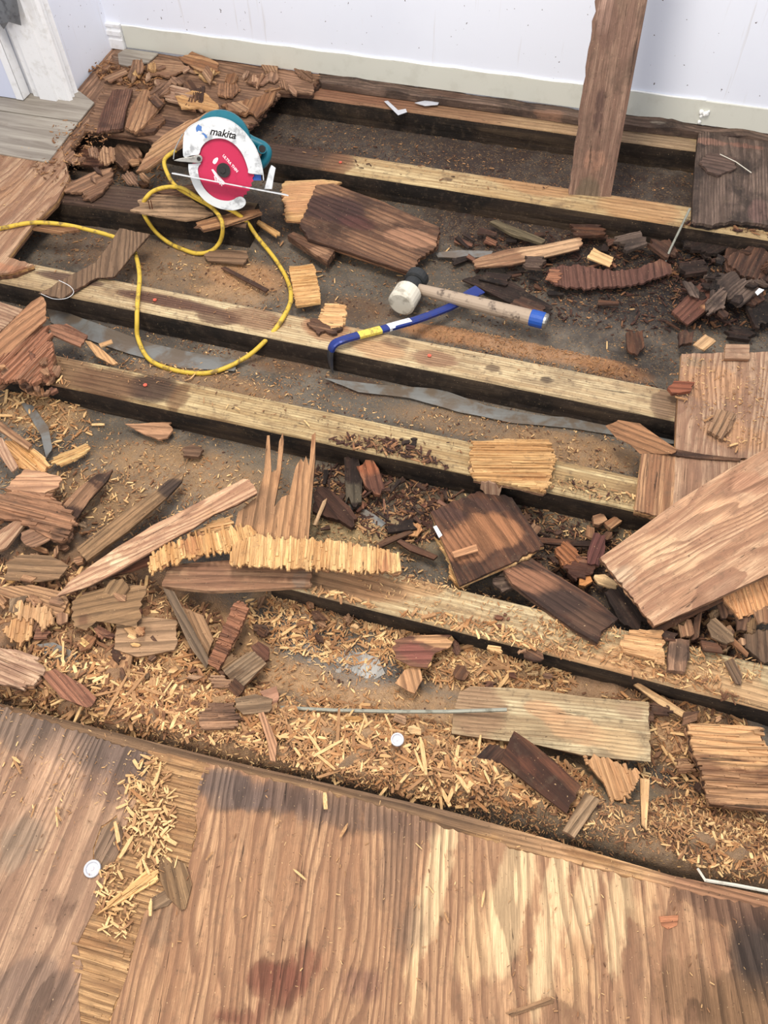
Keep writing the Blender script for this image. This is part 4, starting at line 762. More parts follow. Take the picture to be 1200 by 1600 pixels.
P('plywood_chunk', 'ribbed cream ply piece at left beneath two crossing strips', [(6, 690), (30, 688), (60, 706), (79, 727), (64, 738), (30, 730), (10, 712)], .05, .008, 'light', (20, 695, 60, 730), torn=.005, fib=.006, fh=.002, plies=2, cat=PP, st=[(45, 712, .2, .2, (204, 158, 112), .5)])
P('wood_strip', 'thin brown strip crossing the top of the ribbed cream piece', [(-20, 652), (0, 658), (50, 694), (44, 702), (0, 674), (-20, 664)], .065, .005, 'tan', torn=.002, cat='wood strip')
P('wood_strip', 'second brown strip slanting down at the left edge', [(-10, 680), (4, 685), (28, 728), (18, 737), (-10, 700)], .066, .005, 'pink', torn=.002, cat='wood strip')
P('veneer_flake', 'bright cream splintered flake alone on the grey floor at left', [(78, 722), (92, 710), (118, 700), (134, 692), (141, 699), (128, 712), (110, 722), (98, 727)], .035, .004, 'light', (80, 720, 138, 696), torn=.006, fib=.006, cat=VP, st=[(108, 710, .2, .2, (222, 184, 124), .6)])
P('plywood_chunk', 'broken ply wedge above the rotten ridged piece at left', [(8, 762), (38, 733), (62, 736), (94, 744), (92, 760), (70, 770), (40, 778)], .075, .008, 'pink', (20, 750, 90, 752), torn=.008, plies=2, cat=PP, st=[(50, 755, .2, .2, (180, 134, 102), .5)])
P('crumbled_chunk', 'rotten ridged plywood piece at the left below the broken wedge', [(-20, 780), (30, 765), (70, 770), (96, 790), (118, 808), (105, 842), (88, 846), (60, 832), (30, 812), (-20, 810)], .085, .014, 'rot', (0, 790, 100, 815), torn=.012, ridge=.003, fib=.009, fh=.004, plies=2, mats=['rot', 'brown'], cat=PP, st=[(60, 800, .2, .2, (156, 110, 80), .5), (95, 835, .02, .02, (60, 44, 36), .8)])
P('plywood_chunk', 'slanted board with a black edge pointing up beside the ridged piece', [(88, 800), (120, 765), (150, 742), (176, 733), (168, 750), (140, 780), (118, 812), (104, 840)], [.08, .08, .07, .06, .06, .07, .08, .085], .008, 'brown', (100, 820, 176, 734), torn=.006, ridge=.002, plies=2, mats=['brown', 'black'], cat=PP, st=[(125, 775, .06, .04, (150, 110, 80), .7), (165, 745, .03, .015, (56, 42, 36), .8)])
P('wood_strip', 'pinkish strip at the left edge below the ridged piece', [(-20, 832), (0, 828), (30, 808), (42, 814), (10, 856), (-20, 864)], .08, .006, 'pink', torn=.003, cat='wood strip')
P('plywood_chunk', 'pointed tan flake on the floor under the left part of the soaked sleeper', [(195, 662), (215, 662), (240, 660), (268, 660), (262, 684), (248, 687), (225, 678)], .025, .004, 'tan', (195, 664, 265, 672), torn=.008, cat=PP, st=[(235, 670, .2, .2, (180, 130, 92), .6)])
P('wood_chip', 'small grey-brown block on the grey floor right of the pointed flake', [(285, 700), (300, 694), (318, 702), (310, 714), (286, 712)], .028, .008, 'brown', torn=.004, cat='wood chip', st=[(300, 705, .2, .2, (120, 90, 68), .6)])
# front bay
P('plywood_board', 'pale smooth board half buried in sawdust in the front bay', [(718, 1081), (735, 1072), (800, 1075), (860, 1080), (920, 1090), (1013, 1097), (1015, 1140), (1017, 1190), (960, 1185), (910, 1180), (837, 1163), (770, 1155), (706, 1146), (708, 1115)], .045, .006, 'cream', (720, 1110, 1015, 1140), torn=.002, ridge=.0005, plies=2, mats=['cream', 'brown'], cat='plywood board',
  st=[(745, 1110, .06, .06, (150, 112, 80), .7), (850, 1110, .04, .02, (190, 140, 92), .7), (900, 1140, .06, .03, (196, 146, 96), .6), (985, 1110, .03, .02, (160, 128, 96), .6), (970, 1160, .05, .03, (206, 168, 116), .5)])
P('plywood_board', 'dark chocolate board leaning against the pale smooth board', [(803, 1142), (830, 1160), (870, 1192), (908, 1228), (885, 1271), (830, 1228), (782, 1190)], [.06, .06, .055, .05, .045, .05, .055], .01, 'dark', (803, 1145, 900, 1240), torn=.002, plies=2, mats=['dark', 'brown'], cat='plywood board', st=[(845, 1200, .05, .02, (92, 56, 42), .6)])
P('veneer_flake', 'black shadowy scrap left of the dark chocolate board', [(745, 1182), (765, 1162), (790, 1170), (785, 1192), (765, 1194)], .04, .006, 'dark', torn=.004, cat=VP)
P('plywood_chunk', 'small grey rectangular offcut below the dark chocolate board', [(879, 1298), (915, 1237), (938, 1250), (898, 1309)], .1, .008, 'grey', (885, 1300, 925, 1242), torn=.001, plies=2, cat=PP, st=[(908, 1272, .3, .3, (160, 132, 104), .5)])
P('fringed_scrap', 'fan-shaped ribbed scrap below the right part of the pale board', [(915, 1188), (940, 1186), (1000, 1206), (996, 1222), (972, 1250), (955, 1248), (945, 1225)], .04, .006, 'light', (950, 1190, 970, 1248), torn=.01, fib=.006, fh=.002, cat=PP, st=[(960, 1215, .3, .3, (176, 128, 86), .7)])
P('wood_strip', 'short upright split stick with a dark left side in the front bay', [(1001, 1216), (1015, 1218), (1013, 1260), (1010, 1296), (1003, 1288)], .045, .01, 'light', (1006, 1218, 1007, 1290), torn=.002, plies=2, mats=['light', 'dark'], cat='wood strip', st=[(1008, 1255, .3, .3, (206, 162, 116), .5)])
P('plywood_chunk', 'ribbed square ply block at the lower right edge', [(1074, 1132), (1100, 1130), (1150, 1133), (1188, 1136), (1192, 1160), (1215, 1200), (1225, 1262), (1160, 1262), (1110, 1256), (1098, 1210), (1084, 1175)], .05, .018, 'light', (1085, 1160, 1200, 1165), torn=.006, ridge=.002, fib=.007, fh=.003, plies=3, mats=['tan', 'brown', 'tan'], cat=PP, st=[(1140, 1160, .09, .05, (214, 164, 112), .85), (1150, 1235, .07, .03, (184, 138, 98), .8)])
P('veneer_flake', 'reddish torn bark-like scrap in front of the nearest sleeper', [(616, 1000), (640, 993), (706, 992), (704, 1010), (680, 1020), (668, 1044), (640, 1040), (617, 1028)], .05, .006, 'red', (620, 1000, 700, 998), torn=.008, ridge=.002, plies=2, mats=['red', 'light'], cat=VP, st=[(650, 1020, .04, .02, (124, 66, 56), .8), (680, 1000, .06, .015, (196, 146, 96), .7)])
P('veneer_flake', 'folded tan flake below the reddish bark-like scrap', [(617, 1066), (632, 1046), (655, 1038), (660, 1062), (648, 1084), (632, 1076)], .04, .004, 'tan', torn=.002, warp=.008, cat=VP, st=[(640, 1062, .3, .3, (180, 134, 92), .6)])
P('wood_strip', 'long split stick lying right of the pale board below the nearest sleeper', [(990, 1070), (998, 1067), (1040, 1092), (1087, 1122), (1080, 1128), (1030, 1100)], .045, .006, 'tan', torn=.002, plies=2, mats=['light', 'brown'], cat='wood strip')
P('plywood_chunk', 'square tan ply scrap resting on the nearest sleeper left of the brown block', [(970, 1000), (985, 984), (1035, 985), (1036, 1036), (1005, 1026), (975, 1018)], JT+.012, .008, 'light', (975, 1000, 1035, 1010), torn=.006, ridge=.003, fib=.008, fh=.003, cat=PP, st=[(1005, 1010, .3, .3, (184, 134, 84), .6)])
P('wood_block', 'crumbly brown block standing on the nearest sleeper', [(1045, 1012), (1048, 998), (1077, 1000), (1078, 1025), (1070, 1050), (1044, 1046)], JT+.018, .014, 'rot', torn=.008, ridge=.004, cat='wood block', st=[(1065, 1020, .03, .02, (84, 64, 54), .7)])
P('wood_chip', 'grey-brown chip lying at the right end of the nearest sleeper', [(1132, 1034), (1145, 1028), (1160, 1055), (1158, 1070), (1150, 1068)], JT+.01, .005, 'grey', torn=.002, cat='wood chip', st=[(1146, 1050, .3, .3, (100, 78, 64), .6)])
P('plywood_chunk', 'flat scrap under the slanted board among dark debris', [(1105, 975), (1118, 965), (1145, 990), (1147, 1002), (1135, 1006), (1112, 995)], .1, .004, 'grey', torn=.003, cat=PP, st=[(1126, 985, .3, .3, (130, 102, 74), .6)])
P('wood_strip', 'pale stick leaning out of the dark debris at the right edge', [(1141, 1003), (1148, 998), (1170, 1020), (1168, 1026)], .09, .004, 'tan', torn=.001, cat='wood strip')
P('plywood_chunk', 'dull brown flat piece at the right edge behind the nearest sleeper', [(1163, 990), (1180, 985), (1230, 990), (1235, 1040), (1195, 1036), (1164, 1012)], .08, .01, 'brown', torn=.006, cat=PP, st=[(1185, 1010, .3, .3, (116, 90, 68), .6)])
for i, ol in enumerate([[(1085, 965), (1097, 955), (1092, 995), (1080, 1000)], [(1060, 975), (1080, 968), (1085, 990), (1065, 996)], [(1095, 1000), (1120, 1005), (1130, 1020), (1100, 1016)], [(1150, 960), (1175, 955), (1170, 985), (1152, 985)], [(1175, 950), (1200, 935), (1205, 970), (1185, 975)], [(1040, 985), (1060, 990), (1056, 1002), (1040, 1000)], [(1120, 945), (1140, 938), (1146, 960), (1128, 966)]]):
    P('broken_sliver', 'brown broken sliver in the dark pocket under the slanted board', ol, .08+.008*(i % 3), .006, ('brown', 'tan', 'dark')[i % 3], torn=.006, cat='wood sliver', group='broken slivers in the dark pocket under the slanted board')
P('wood_chip', 'small reddish crescent chip on the pale part of the foreground sheet', [(1030, 1432), (1060, 1430), (1058, 1446), (1044, 1452), (1034, 1446)], PT+.002, .002, 'red', torn=0, cat='wood chip', st=[(1044, 1440, .1, .1, (172, 112, 78), .8)])
P('wood_strip', 'flat tan splinter lying on the foreground sheet near its bottom edge', [(790, 1582), (858, 1558), (866, 1566), (800, 1588)], PT+.003, .003, 'grey', torn=.001, cat='wood strip', st=[(820, 1572, .1, .1, (164, 122, 84), .8)])
P('wood_strip', 'bright pointed splinter bundle lying in the torn gap', [(150, 1430), (185, 1400), (230, 1358), (246, 1362), (244, 1378), (205, 1400)], PT+.006, .005, 'light', (150, 1430, 240, 1368), torn=.004, fib=.006, cat='wood strip', st=[(200, 1395, .1, .1, (222, 174, 108), .6)])
P('wood_chip', 'flat grey-brown veneer scrap at the right rim of the torn gap', [(233, 1405), (262, 1388), (284, 1392), (262, 1415), (240, 1422)], PT+.003, .003, 'grey', torn=.003, cat=VP)

# ------------------------------------------------------------------ splinters and sawdust
def joist_line(p0, p1, wd=.089):
    a = G(*p0, JT); b = G(*p1, JT); s = (b.y-a.y)/(b.x-a.x); return (a.x, a.y, s, wd)
JL = [joist_line((500, 152), (1087, 233)), joist_line((443, 252), (1060, 350)), joist_line((0, 438), (1013, 647)), joist_line((67, 595), (993, 797))]
J5 = joist_line((540, 940), (1200, 1110)); J5x = G(540, 940, JT).x-.16
fe = (G(0, 1099, PT), G(1200, 1399, PT))
tr = [G(1065, 553, PT), G(1052, 794, PT)]
def surf(x, y):
    ye = fe[0].y+(x-fe[0].x)*(fe[1].y-fe[0].y)/(fe[1].x-fe[0].x)
    if y < ye: return PT
    if x > tr[0].x and tr[1].y < y < tr[0].y: return PT
    for (ax, ay, s, wd) in JL + ([J5] if x > J5x else []):
        q = y-(ay+s*(x-ax))
        if 0 < q < wd: return JT
    if x < XL+.4 and y > 1.45 and x < G(88, 315, PT).x: return PT
    return float(slab_h(np.array([x]), np.array([y]))[0])
def splinter_mesh(seed, name='splinter'):
    r = random.Random(seed); V = []; n = 4
    xs = [-.5, r.uniform(-.25, 0), r.uniform(.1, .3), .5]; wv = [r.uniform(.6, 1), 1, r.uniform(.8, 1.05), r.uniform(.3, .95)]
    bend = r.uniform(-.012, .012)
    for x, k in zip(xs, wv):
        y0 = bend*(1-4*x*x)+r.uniform(-.012, .012)
        for (a, b) in ((-.5, -.5), (.5, -.5), (.5, .5), (-.5, .5)): V.append((x+r.uniform(-.03, .03)*(abs(x) > .4), y0*1.0 + a*k*.16, b*k*.1+.02))
    F = []
    for i in range(3):
        for j in range(4): F.append((i*4+j, (i+1)*4+j, (i+1)*4+(j+1) % 4, i*4+(j+1) % 4))
    F += [(3, 2, 1, 0), (12, 13, 14, 15)]
    return V, F
SM = [splinter_mesh(i) for i in range(10)]
mats_s = ['light', 'tan', 'brown', 'light', 'pink']
def chipmat(name, c, d):
    t = NT(name); v, rnd = t.coords(); gi = t.n('ShaderNodeNewGeometry').outputs['Random Per Island']
    n = t.noise(t.mapv(v, (1, 8, 8)), 6, 3, .6)
    base = t.mix(t.step(n, .35, .65), c4(d), c4(c)); k = t.math('ADD', gi, rnd)
    k = t.math('FRACT', t.math('MULTIPLY', k, 5.37)); base = t.mix(t.math('MULTIPLY', k, .55), base, c4(d))
    return t.fin(base, .85)
CM = [chipmat('chip_straw', (226, 192, 140), (184, 144, 98)), chipmat('chip_tan', (184, 144, 102), (136, 98, 68)), chipmat('chip_brown', (146, 104, 72), (92, 62, 44)), chipmat('chip_dark', (84, 54, 42), (48, 32, 28)), chipmat('chip_orange', (182, 136, 92), (142, 98, 62))]
meshes = []
for k, (V, F) in enumerate(SM):
    for c in range(5):
        me = bpy.data.meshes.new('splinter'); me.from_pydata(V, [], F); me.materials.append(CM[c]); meshes.append((k, c, me))
# px, py, rx, ry (px ellipse read as a patch of floor), count, length range mm, colours, group
FIELDS = [
 ((70, 640, 90, 45), 26, (14, 42), (0, 1, 0), 'straw-coloured splinters on the grey floor at the left edge', 'straw-coloured splinter on the grey floor near the left edge'),
 ((130, 1060, 120, 60), 42, (20, 75), (1, 0, 2, 1), 'splinters heaped at the lower left above the foreground sheet', 'splinter in the lower left heap above the foreground sheet'),
 ((300, 1080, 110, 75), 42, (16, 60), (0, 1, 4), 'splinters scattered around the small grey square offcut', 'tan splinter scattered around the small grey square offcut'),
 ((640, 1190, 170, 55), 60, (18, 60), (0, 1, 4, 0), 'splinters in the sawdust around the small round cap', 'tan splinter lying in the sawdust around the small round cap'),
 ((740, 1030, 110, 40), 34, (14, 46), (0, 1, 1), 'splinters along the front of the nearest sleeper', 'tan splinter along the front of the nearest sleeper'),
 ((1020, 1150, 90, 60), 24, (14, 50), (0, 1, 2), 'splinters between the pale board and ribbed block', 'tan splinter between the pale smooth board and the ribbed block'),
 ((480, 980, 90, 40), 26, (14, 46), (0, 1, 2), 'splinters under the flat board end', 'tan splinter on the floor below the flat board end'),
 ((700, 450, 330, 70), 22, (10, 28), (0, 1), 'small splinters on the dark floor around the mallet', 'small straw splinter on the dark floor around the mallet'),
 ((300, 640, 240, 50), 14, (9, 24), (0, 1), 'small splinters along the soaked sleeper', 'small straw splinter along the soaked brown sleeper'),
 ((560, 1380, 420, 120), 16, (9, 26), (0, 1), 'small splinters on the foreground sheet', 'small straw splinter lying on the foreground plywood sheet'),
 ((110, 1220, 110, 70), 12, (9, 30), (0, 1), 'small splinters on the left veneer of the foreground sheet', 'small straw splinter on the left face veneer of the foreground sheet'),
 ((230, 1300, 55, 120), 30, (12, 34), (0, 0, 4), 'loose splinters in the torn gap of the foreground sheet', 'loose straw splinter in the torn gap of the foreground sheet'),
 ((1120, 650, 60, 70), 10, (10, 26), (0, 1), 'small splinters on the tan subfloor', 'small straw splinter on the tan subfloor at the right'),
 ((250, 130, 110, 35), 24, (14, 50), (1, 2, 4), 'brown splinters in the crumbled corner', 'brown splinter in the crumbled plywood corner'),
 ((400, 120, 70, 25), 12, (14, 44), (1, 2, 4), 'brown splinters below the cream baseboard', 'brown splinter on the rotten ply below the cream baseboard'),
 ((200, 300, 90, 40), 14, (12, 40), (1, 2), 'splinters in the hole left of the saw', 'tan splinter in the hole left of the saw'),
 ((160, 960, 120, 40), 20, (18, 60), (1, 0, 2), 'splinters around the veneer sheets', 'tan splinter lying around the knotted veneer sheet'),
]
rs = random.Random(77)
for (cx, cy, rx, ry), n, (l0, l1), cs, grp, lab in FIELDS:
    for i in range(int(n*.7)):
        a = rs.uniform(0, 6.28); q = math.sqrt(rs.random()); px = cx+rx*q*math.cos(a); py = cy+ry*q*math.sin(a)+.2*rx*q*math.cos(a)
        p = G(px, py, .05); z = surf(p.x, p.y); p = G(px, py, z); p.x = max(p.x, XL+.04); p.y = min(p.y, WY-.05); z = surf(p.x, p.y)
        L = rs.uniform(l0, l1)*1.12/1000; wd = rs.uniform(.7, 1.6)*min(1, .03/L)
        me = rs.choice([m for (k, c, m) in meshes if c == rs.choice(cs)] or [meshes[0][2]])
        o = bpy.data.objects.new('splinter', me); col.objects.link(o)
        o.scale = (L, L*wd, L*wd*.7); o.location = (p.x, p.y, z+.003+rs.random()*.006)
        o.rotation_euler = (rs.uniform(-.3, .3), rs.uniform(-.08, .08), rs.uniform(0, 3.14)); setp(o, lab, 'splinter', grp)
# the uncountable part: chips and sawdust
def chips(name, label, cat, fields, seed, parent_cat=True, flat=False):
    r = np.random.default_rng(seed); VV = []; FF = []; MI = []; base = 0
    for (cx, cy, rx, ry), n, (l0, l1), cs in fields:
        for i in range(int(n*1.5)):
            a = r.uniform(0, 6.283); q = math.sqrt(r.random()); ox = rx*q*math.cos(a); px = cx+ox; py = cy+ry*q*math.sin(a)+.2*ox
            p = G(px, py, .03); p.y = min(p.y, WY-.03); z = surf(p.x, p.y); L = (l0*.8+(l1-l0)*r.random()**2.2)/1000; th = r.uniform(0, 3.1416)
            V, F = SM[r.integers(10)]; w_ = r.uniform(.5, 1.9)*L; c, s = math.cos(th), math.sin(th); tl = r.uniform(-.35, .35)
            for (x, y, q_) in V:
                X = x*L; Y = y*w_; VV.append((p.x+X*c-Y*s, p.y+X*s+Y*c, z+.002+r.random()*.0+q_*w_+X*tl*.5+(base % 7)*.0006))
            FF += [tuple(k+base for k in f) for f in F]; MI += [cs[r.integers(len(cs))]]*len(F); base += len(V)
    me = bpy.data.meshes.new(name); me.from_pydata(VV, [], FF)
    for m in CM: me.materials.append(m)
    me.polygons.foreach_set('material_index', MI)
    o = bpy.data.objects.new(name, me); col.objects.link(o); setp(o, label, cat, None, 'stuff')
chips('wood_shavings', 'fine wood shavings heaped in the front bay beside the foreground sheet', 'shavings', [
 ((620, 1180, 320, 70), 3400, (5, 24), (0, 1, 4, 1)), ((300, 1090, 140, 80), 1500, (5, 24), (0, 1, 4, 2)), ((150, 1090, 170, 60), 1300, (5, 26), (1, 0, 2, 4)), ((740, 1030, 160, 45), 1300, (5, 22), (0, 1, 4)),
 ((500, 980, 130, 45), 900, (5, 22), (0, 1, 4)), ((1060, 1150, 140, 80), 1100, (5, 22), (0, 1, 4, 2)), ((1120, 1310, 120, 70), 1500, (4, 18), (1, 4, 2, 0)), ((900, 1310, 160, 25), 400, (4, 14), (1, 2)), ((520, 1050, 140, 50), 350, (4, 14), (0, 4, 1)), ((950, 1280, 120, 40), 250, (4, 14), (0, 1)), ((760, 1250, 300, 25), 500, (4, 14), (1, 2))], 1)
chips('wood_shavings', 'fine shavings strewn over the left piles between the sleepers', 'shavings', [
 ((150, 960, 220, 70), 1500, (6, 28), (1, 0, 2, 2)), ((60, 640, 80, 50), 420, (5, 22), (0, 1, 4)), ((180, 790, 190, 60), 800, (4, 18), (1, 0, 2)), ((300, 740, 180, 50), 500, (3, 12), (0, 4, 1)), ((40, 570, 60, 40), 250, (5, 22), (1, 2, 4)), ((60, 800, 80, 40), 250, (6, 22), (1, 2))], 2)
chips('wood_shavings', 'dark and tan crumbs heaped between the pale and nearest sleepers', 'shavings', [
 ((600, 770, 120, 65), 1500, (5, 24), (3, 3, 2, 3, 1)), ((560, 830, 110, 30), 500, (3, 12), (0, 1)), ((860, 850, 130, 60), 800, (5, 22), (3, 2, 1, 3)), ((900, 800, 110, 30), 350, (4, 16), (0, 1, 3)), ((1120, 990, 80, 40), 450, (6, 26), (2, 3, 1))], 3)
chips('wood_shavings', 'crumbs and sawdust over the bays around the saw and mallet', 'shavings', [
 ((820, 540, 170, 16), 900, (3, 10), (4, 4, 1)), ((380, 430, 120, 40), 400, (3, 12), (0, 4, 1)), ((600, 420, 250, 60), 300, (3, 12), (0, 1, 2)), ((350, 590, 180, 30), 350, (3, 12), (1, 4, 0)), ((800, 680, 200, 30), 450, (3, 12), (1, 0, 2)), ((930, 430, 200, 70), 900, (5, 24), (3, 3, 3, 2)), ((1130, 430, 90, 70), 500, (6, 28), (3, 3, 2)),
 ((600, 250, 300, 45), 260, (4, 16), (2, 3, 1)), ((180, 260, 90, 45), 500, (5, 22), (1, 2, 4)), ((160, 310, 100, 25), 350, (4, 18), (2, 1)), ((170, 390, 100, 25), 200, (4, 14), (1, 2)), ((980, 590, 60, 20), 200, (3, 12), (4, 1, 3))], 4)
chips('wood_shavings', 'splintery crumbs covering the rotten plywood corner and wall strip', 'shavings', [
 ((260, 140, 140, 40), 1700, (6, 30), (1, 2, 4, 2)), ((400, 125, 100, 28), 800, (5, 24), (1, 2, 4)), ((1150, 270, 60, 60), 500, (5, 20), (3, 2, 3)), ((800, 150, 450, 18), 900, (5, 22), (2, 3, 3))], 5)
chips('wood_shavings', 'tiny chips and dust scattered over sleepers and subfloor sheets', 'shavings', [
 ((600, 1400, 600, 180), 420, (2, 8), (0, 1, 2)), ((110, 1200, 130, 90), 180, (3, 10), (0, 1)), ((250, 1290, 40, 90), 260, (6, 22), (0, 0, 1)), ((200, 1420, 30, 60), 120, (6, 20), (0, 0, 1)), ((640, 905, 130, 28), 300, (4, 14), (0, 1, 2)), ((1000, 1030, 180, 40), 900, (3, 14), (0, 4, 1)), ((760, 960, 200, 40), 400, (3, 11), (0, 4, 1)), ((300, 480, 280, 30), 260, (3, 10), (1, 2)), ((560, 680, 300, 22), 160, (3, 9), (2, 3)), ((850, 590, 200, 20), 120, (3, 8), (2, 3, 1)), ((1130, 640, 80, 90), 700, (3, 9), (1, 4, 0)), ((300, 560, 260, 60), 200, (3, 10), (1, 2)), ((30, 310, 60, 60), 60, (3, 9), (1, 0)), ((150, 590, 120, 20), 120, (3, 10), (2, 1)), ((60, 1110, 100, 30), 150, (3, 10), (1, 2)), ((480, 1205, 300, 18), 900, (3, 11), (1, 2, 0)), ((120, 1120, 150, 16), 350, (3, 12), (1, 2, 0)), ((800, 1290, 160, 12), 250, (3, 9), (1, 0))], 6)

# ------------------------------------------------------------------ tools, cord, leaning board, small things
M['teal'] = simple('teal_plastic', (24, 104, 122), .4, 0, .5, 30, (18, 70, 84))
M['alu'] = simple('scuffed_white_metal', (200, 203, 206), .42, .2, .9, 34, (140, 142, 146), .1)
M['steel'] = simple('grey_steel', (150, 148, 144), .35, .7, .6, 60, (96, 92, 88))
M['blade'] = simple('crimson_blade_coating', (178, 34, 74), .42, .1, .4, 40, (150, 28, 62))
M['hub'] = simple('black_arbor', (40, 38, 38), .5, .3)
M['ink'] = simple('black_ink', (28, 28, 30), .6)
M['print'] = simple('white_print', (236, 214, 220), .6)
M['bluepaint'] = simple('blue_paint_smudge', (70, 110, 170), .6)
M['cordy'] = simple('dirty_yellow_cord', (204, 172, 66), .6, 0, .95, 40, (120, 98, 58))
M['blue'] = simple('blue_painted_steel', (38, 54, 122), .32, .2, .6, 45, (62, 62, 84))
M['claw'] = simple('bare_scuffed_steel', (84, 84, 88), .4, .6, .6, 60, (44, 48, 80))
M['yellow'] = simple('worn_yellow_sticker', (206, 186, 84), .5, 0, .8, 120, (120, 100, 60))
M['stick_w'] = simple('worn_white_sticker', (214, 216, 220), .5, 0, .8, 140, (130, 132, 150))
M['rubber'] = simple('black_rubber', (42, 44, 46), .6, 0, .5, 50, (64, 62, 60))
M['wrub'] = simple('off_white_rubber', (206, 200, 186), .55, 0, .8, 30, (146, 138, 124))
M['handle'] = simple('scuffed_taped_handle', (160, 142, 124), .55, 0, .95, 38, (70, 58, 52), .3)
M['bluet'] = simple('blue_tape', (34, 78, 160), .5, 0, .4, 60, (60, 100, 176))
M['rod'] = simple('dull_grey_rod', (150, 150, 138), .45, .4, .8, 60, (104, 100, 88))
M['board'] = wood('leaning_board_face', (178, 140, 118), (134, 98, 82), (92, 72, 62), .4, rings=3, ringw=.2, grime=.5, stsc=8)
M['orange'] = simple('orange_paint_dot', (196, 92, 72), .5)
def clear():
    t = NT('clear_plastic'); t.b.inputs['Transmission Weight'].default_value = .35; return t.fin(c4((222, 224, 232)), .2, .6)
M['clear'] = clear()

# circular saw lying back on its motor, blade face up towards the room
ce = (290+540/9.23, 180+795/9.23)
rd_ = ray(*ce); SC = Vector(CAM + rd_*((.205-CAMZ)/rd_[2])); depth = float(np.dot(np.array(SC)-CAM, FW)); U = depth/F_PX/9.23
nS = Vector(-rd_); xa = Vector(RT)*math.cos(-.0)-Vector(UP)*0.0; xa = (xa-nS*xa.dot(nS)).normalized(); ya = nS.cross(xa)
RS = Matrix((xa, ya, nS)).transposed()
saw = empty('circular_saw', SC, RS); setp(saw, 'teal circular saw with scuffed white guard and crimson blade', 'power saw')
def q(x, y, z=0.): return Vector(((x-540)*U, -(y-795)*U, z))
def slabpoly(name, pts, z0, z1, mat, parent=saw, smooth=6, bevel=.0015):
    P2 = [Vector((p[0], p[1], 0)) for p in pts]
    if smooth: P2 = catmull(P2+[P2[0]], smooth)[:-1]
    bm = bmesh.new(); f = bm.faces.new([bm.verts.new(q(p.x, p.y, z0)) for p in P2])
    e = bmesh.ops.extrude_face_region(bm, geom=[f]); bmesh.ops.translate(bm, vec=(0, 0, z1-z0), verts=[v for v in e['geom'] if isinstance(v, bmesh.types.BMVert)])
    o = bm_obj(name, bm, M[mat], parent)
    if bevel: b = o.modifiers.new('b', 'BEVEL'); b.width = bevel; b.segments = 2; b.limit_method = 'ANGLE'
    return o
bm = bmesh.new(); vs = []
for i in range(80):
    a = 2*math.pi*i/80; r_ = 462 if i % 2 == 0 else 436
    vs.append((540+r_*math.cos(a)*.97, 795+r_*math.sin(a)))
bl_ = slabpoly('blade', vs, -.0009, .0009, 'blade', smooth=0, bevel=0); bl_['label'] = 'crimson toothed blade'
slabpoly('upper_guard', [(1100, 858), (1090, 700), (1035, 520), (950, 385), (860, 280), (740, 185), (620, 133), (490, 115), (370, 130), (240, 175), (120, 240), (40, 325), (10, 450), (5, 620), (110, 604), (215, 588), (260, 500), (330, 430), (430, 388), (540, 380), (640, 405), (740, 470), (820, 570), (870, 690), (895, 790), (900, 832), (1000, 848)], .004, .010, 'alu')
gb = bmesh.new()
arc = catmull([q(x, y) for x, y in [(1118, 930), (1110, 800), (1085, 660), (1030, 500), (950, 375), (860, 268), (740, 172), (620, 122), (490, 103), (370, 118), (240, 163), (115, 228), (32, 315)]], 5)
for A_, B_ in zip(arc, arc[1:]):
    v = [gb.verts.new(A_+Vector((0, 0, .010))), gb.verts.new(B_+Vector((0, 0, .010))), gb.verts.new(B_+Vector((0, 0, -.045))), gb.verts.new(A_+Vector((0, 0, -.045)))]; gb.faces.new(v)
bmesh.ops.remove_doubles(gb, verts=gb.verts[:], dist=1e-6)
o = bm_obj('guard_rim', gb, M['alu'], saw, True); s_ = o.modifiers.new('s', 'SOLIDIFY'); s_.thickness = .0022
slabpoly('lower_guard', [(60, 712), (150, 708), (235, 700), (200, 745), (186, 800), (200, 900), (240, 1010), (320, 1110), (430, 1180), (560, 1206), (650, 1192), (715, 1158), (775, 1150), (825, 1185), (835, 1240), (790, 1295), (700, 1328), (600, 1336), (450, 1310), (300, 1240), (200, 1150), (120, 1030), (72, 890), (55, 790)], .0025, .0065, 'alu')
slabpoly('guard_lever', [(-140, 668), (-60, 640), (60, 625), (160, 608), (215, 592), (255, 610), (264, 648), (240, 690), (190, 700), (60, 690), (-60, 680)], .0105, .016, 'steel', smooth=3)
bm = bmesh.new(); tube(bm, [q(212, 645, .016), q(212, 645, .0195)], .0052, 10); bm_obj('pivot_screw', bm, M['hub'], saw)
bm = bmesh.new(); tube(bm, catmull([q(20, 322, .006), q(-60, 440, .006), (q(-115, 540, .006)), q(-140, 650, .006)], 4), .0016, 6); bm_obj('guard_wire', bm, M['steel'], saw)
bm = bmesh.new(); tube(bm, [q(545, 795, .0), q(545, 795, .009)], 98*U, 28); o = bm_obj('arbor_flange', bm, M['hub'], saw)
bm = bmesh.new(); tube(bm, [q(535, 795, .009), q(535, 795, .0135)], 42*U, 6); bm_obj('arbor_bolt', bm, M['hub'], o)
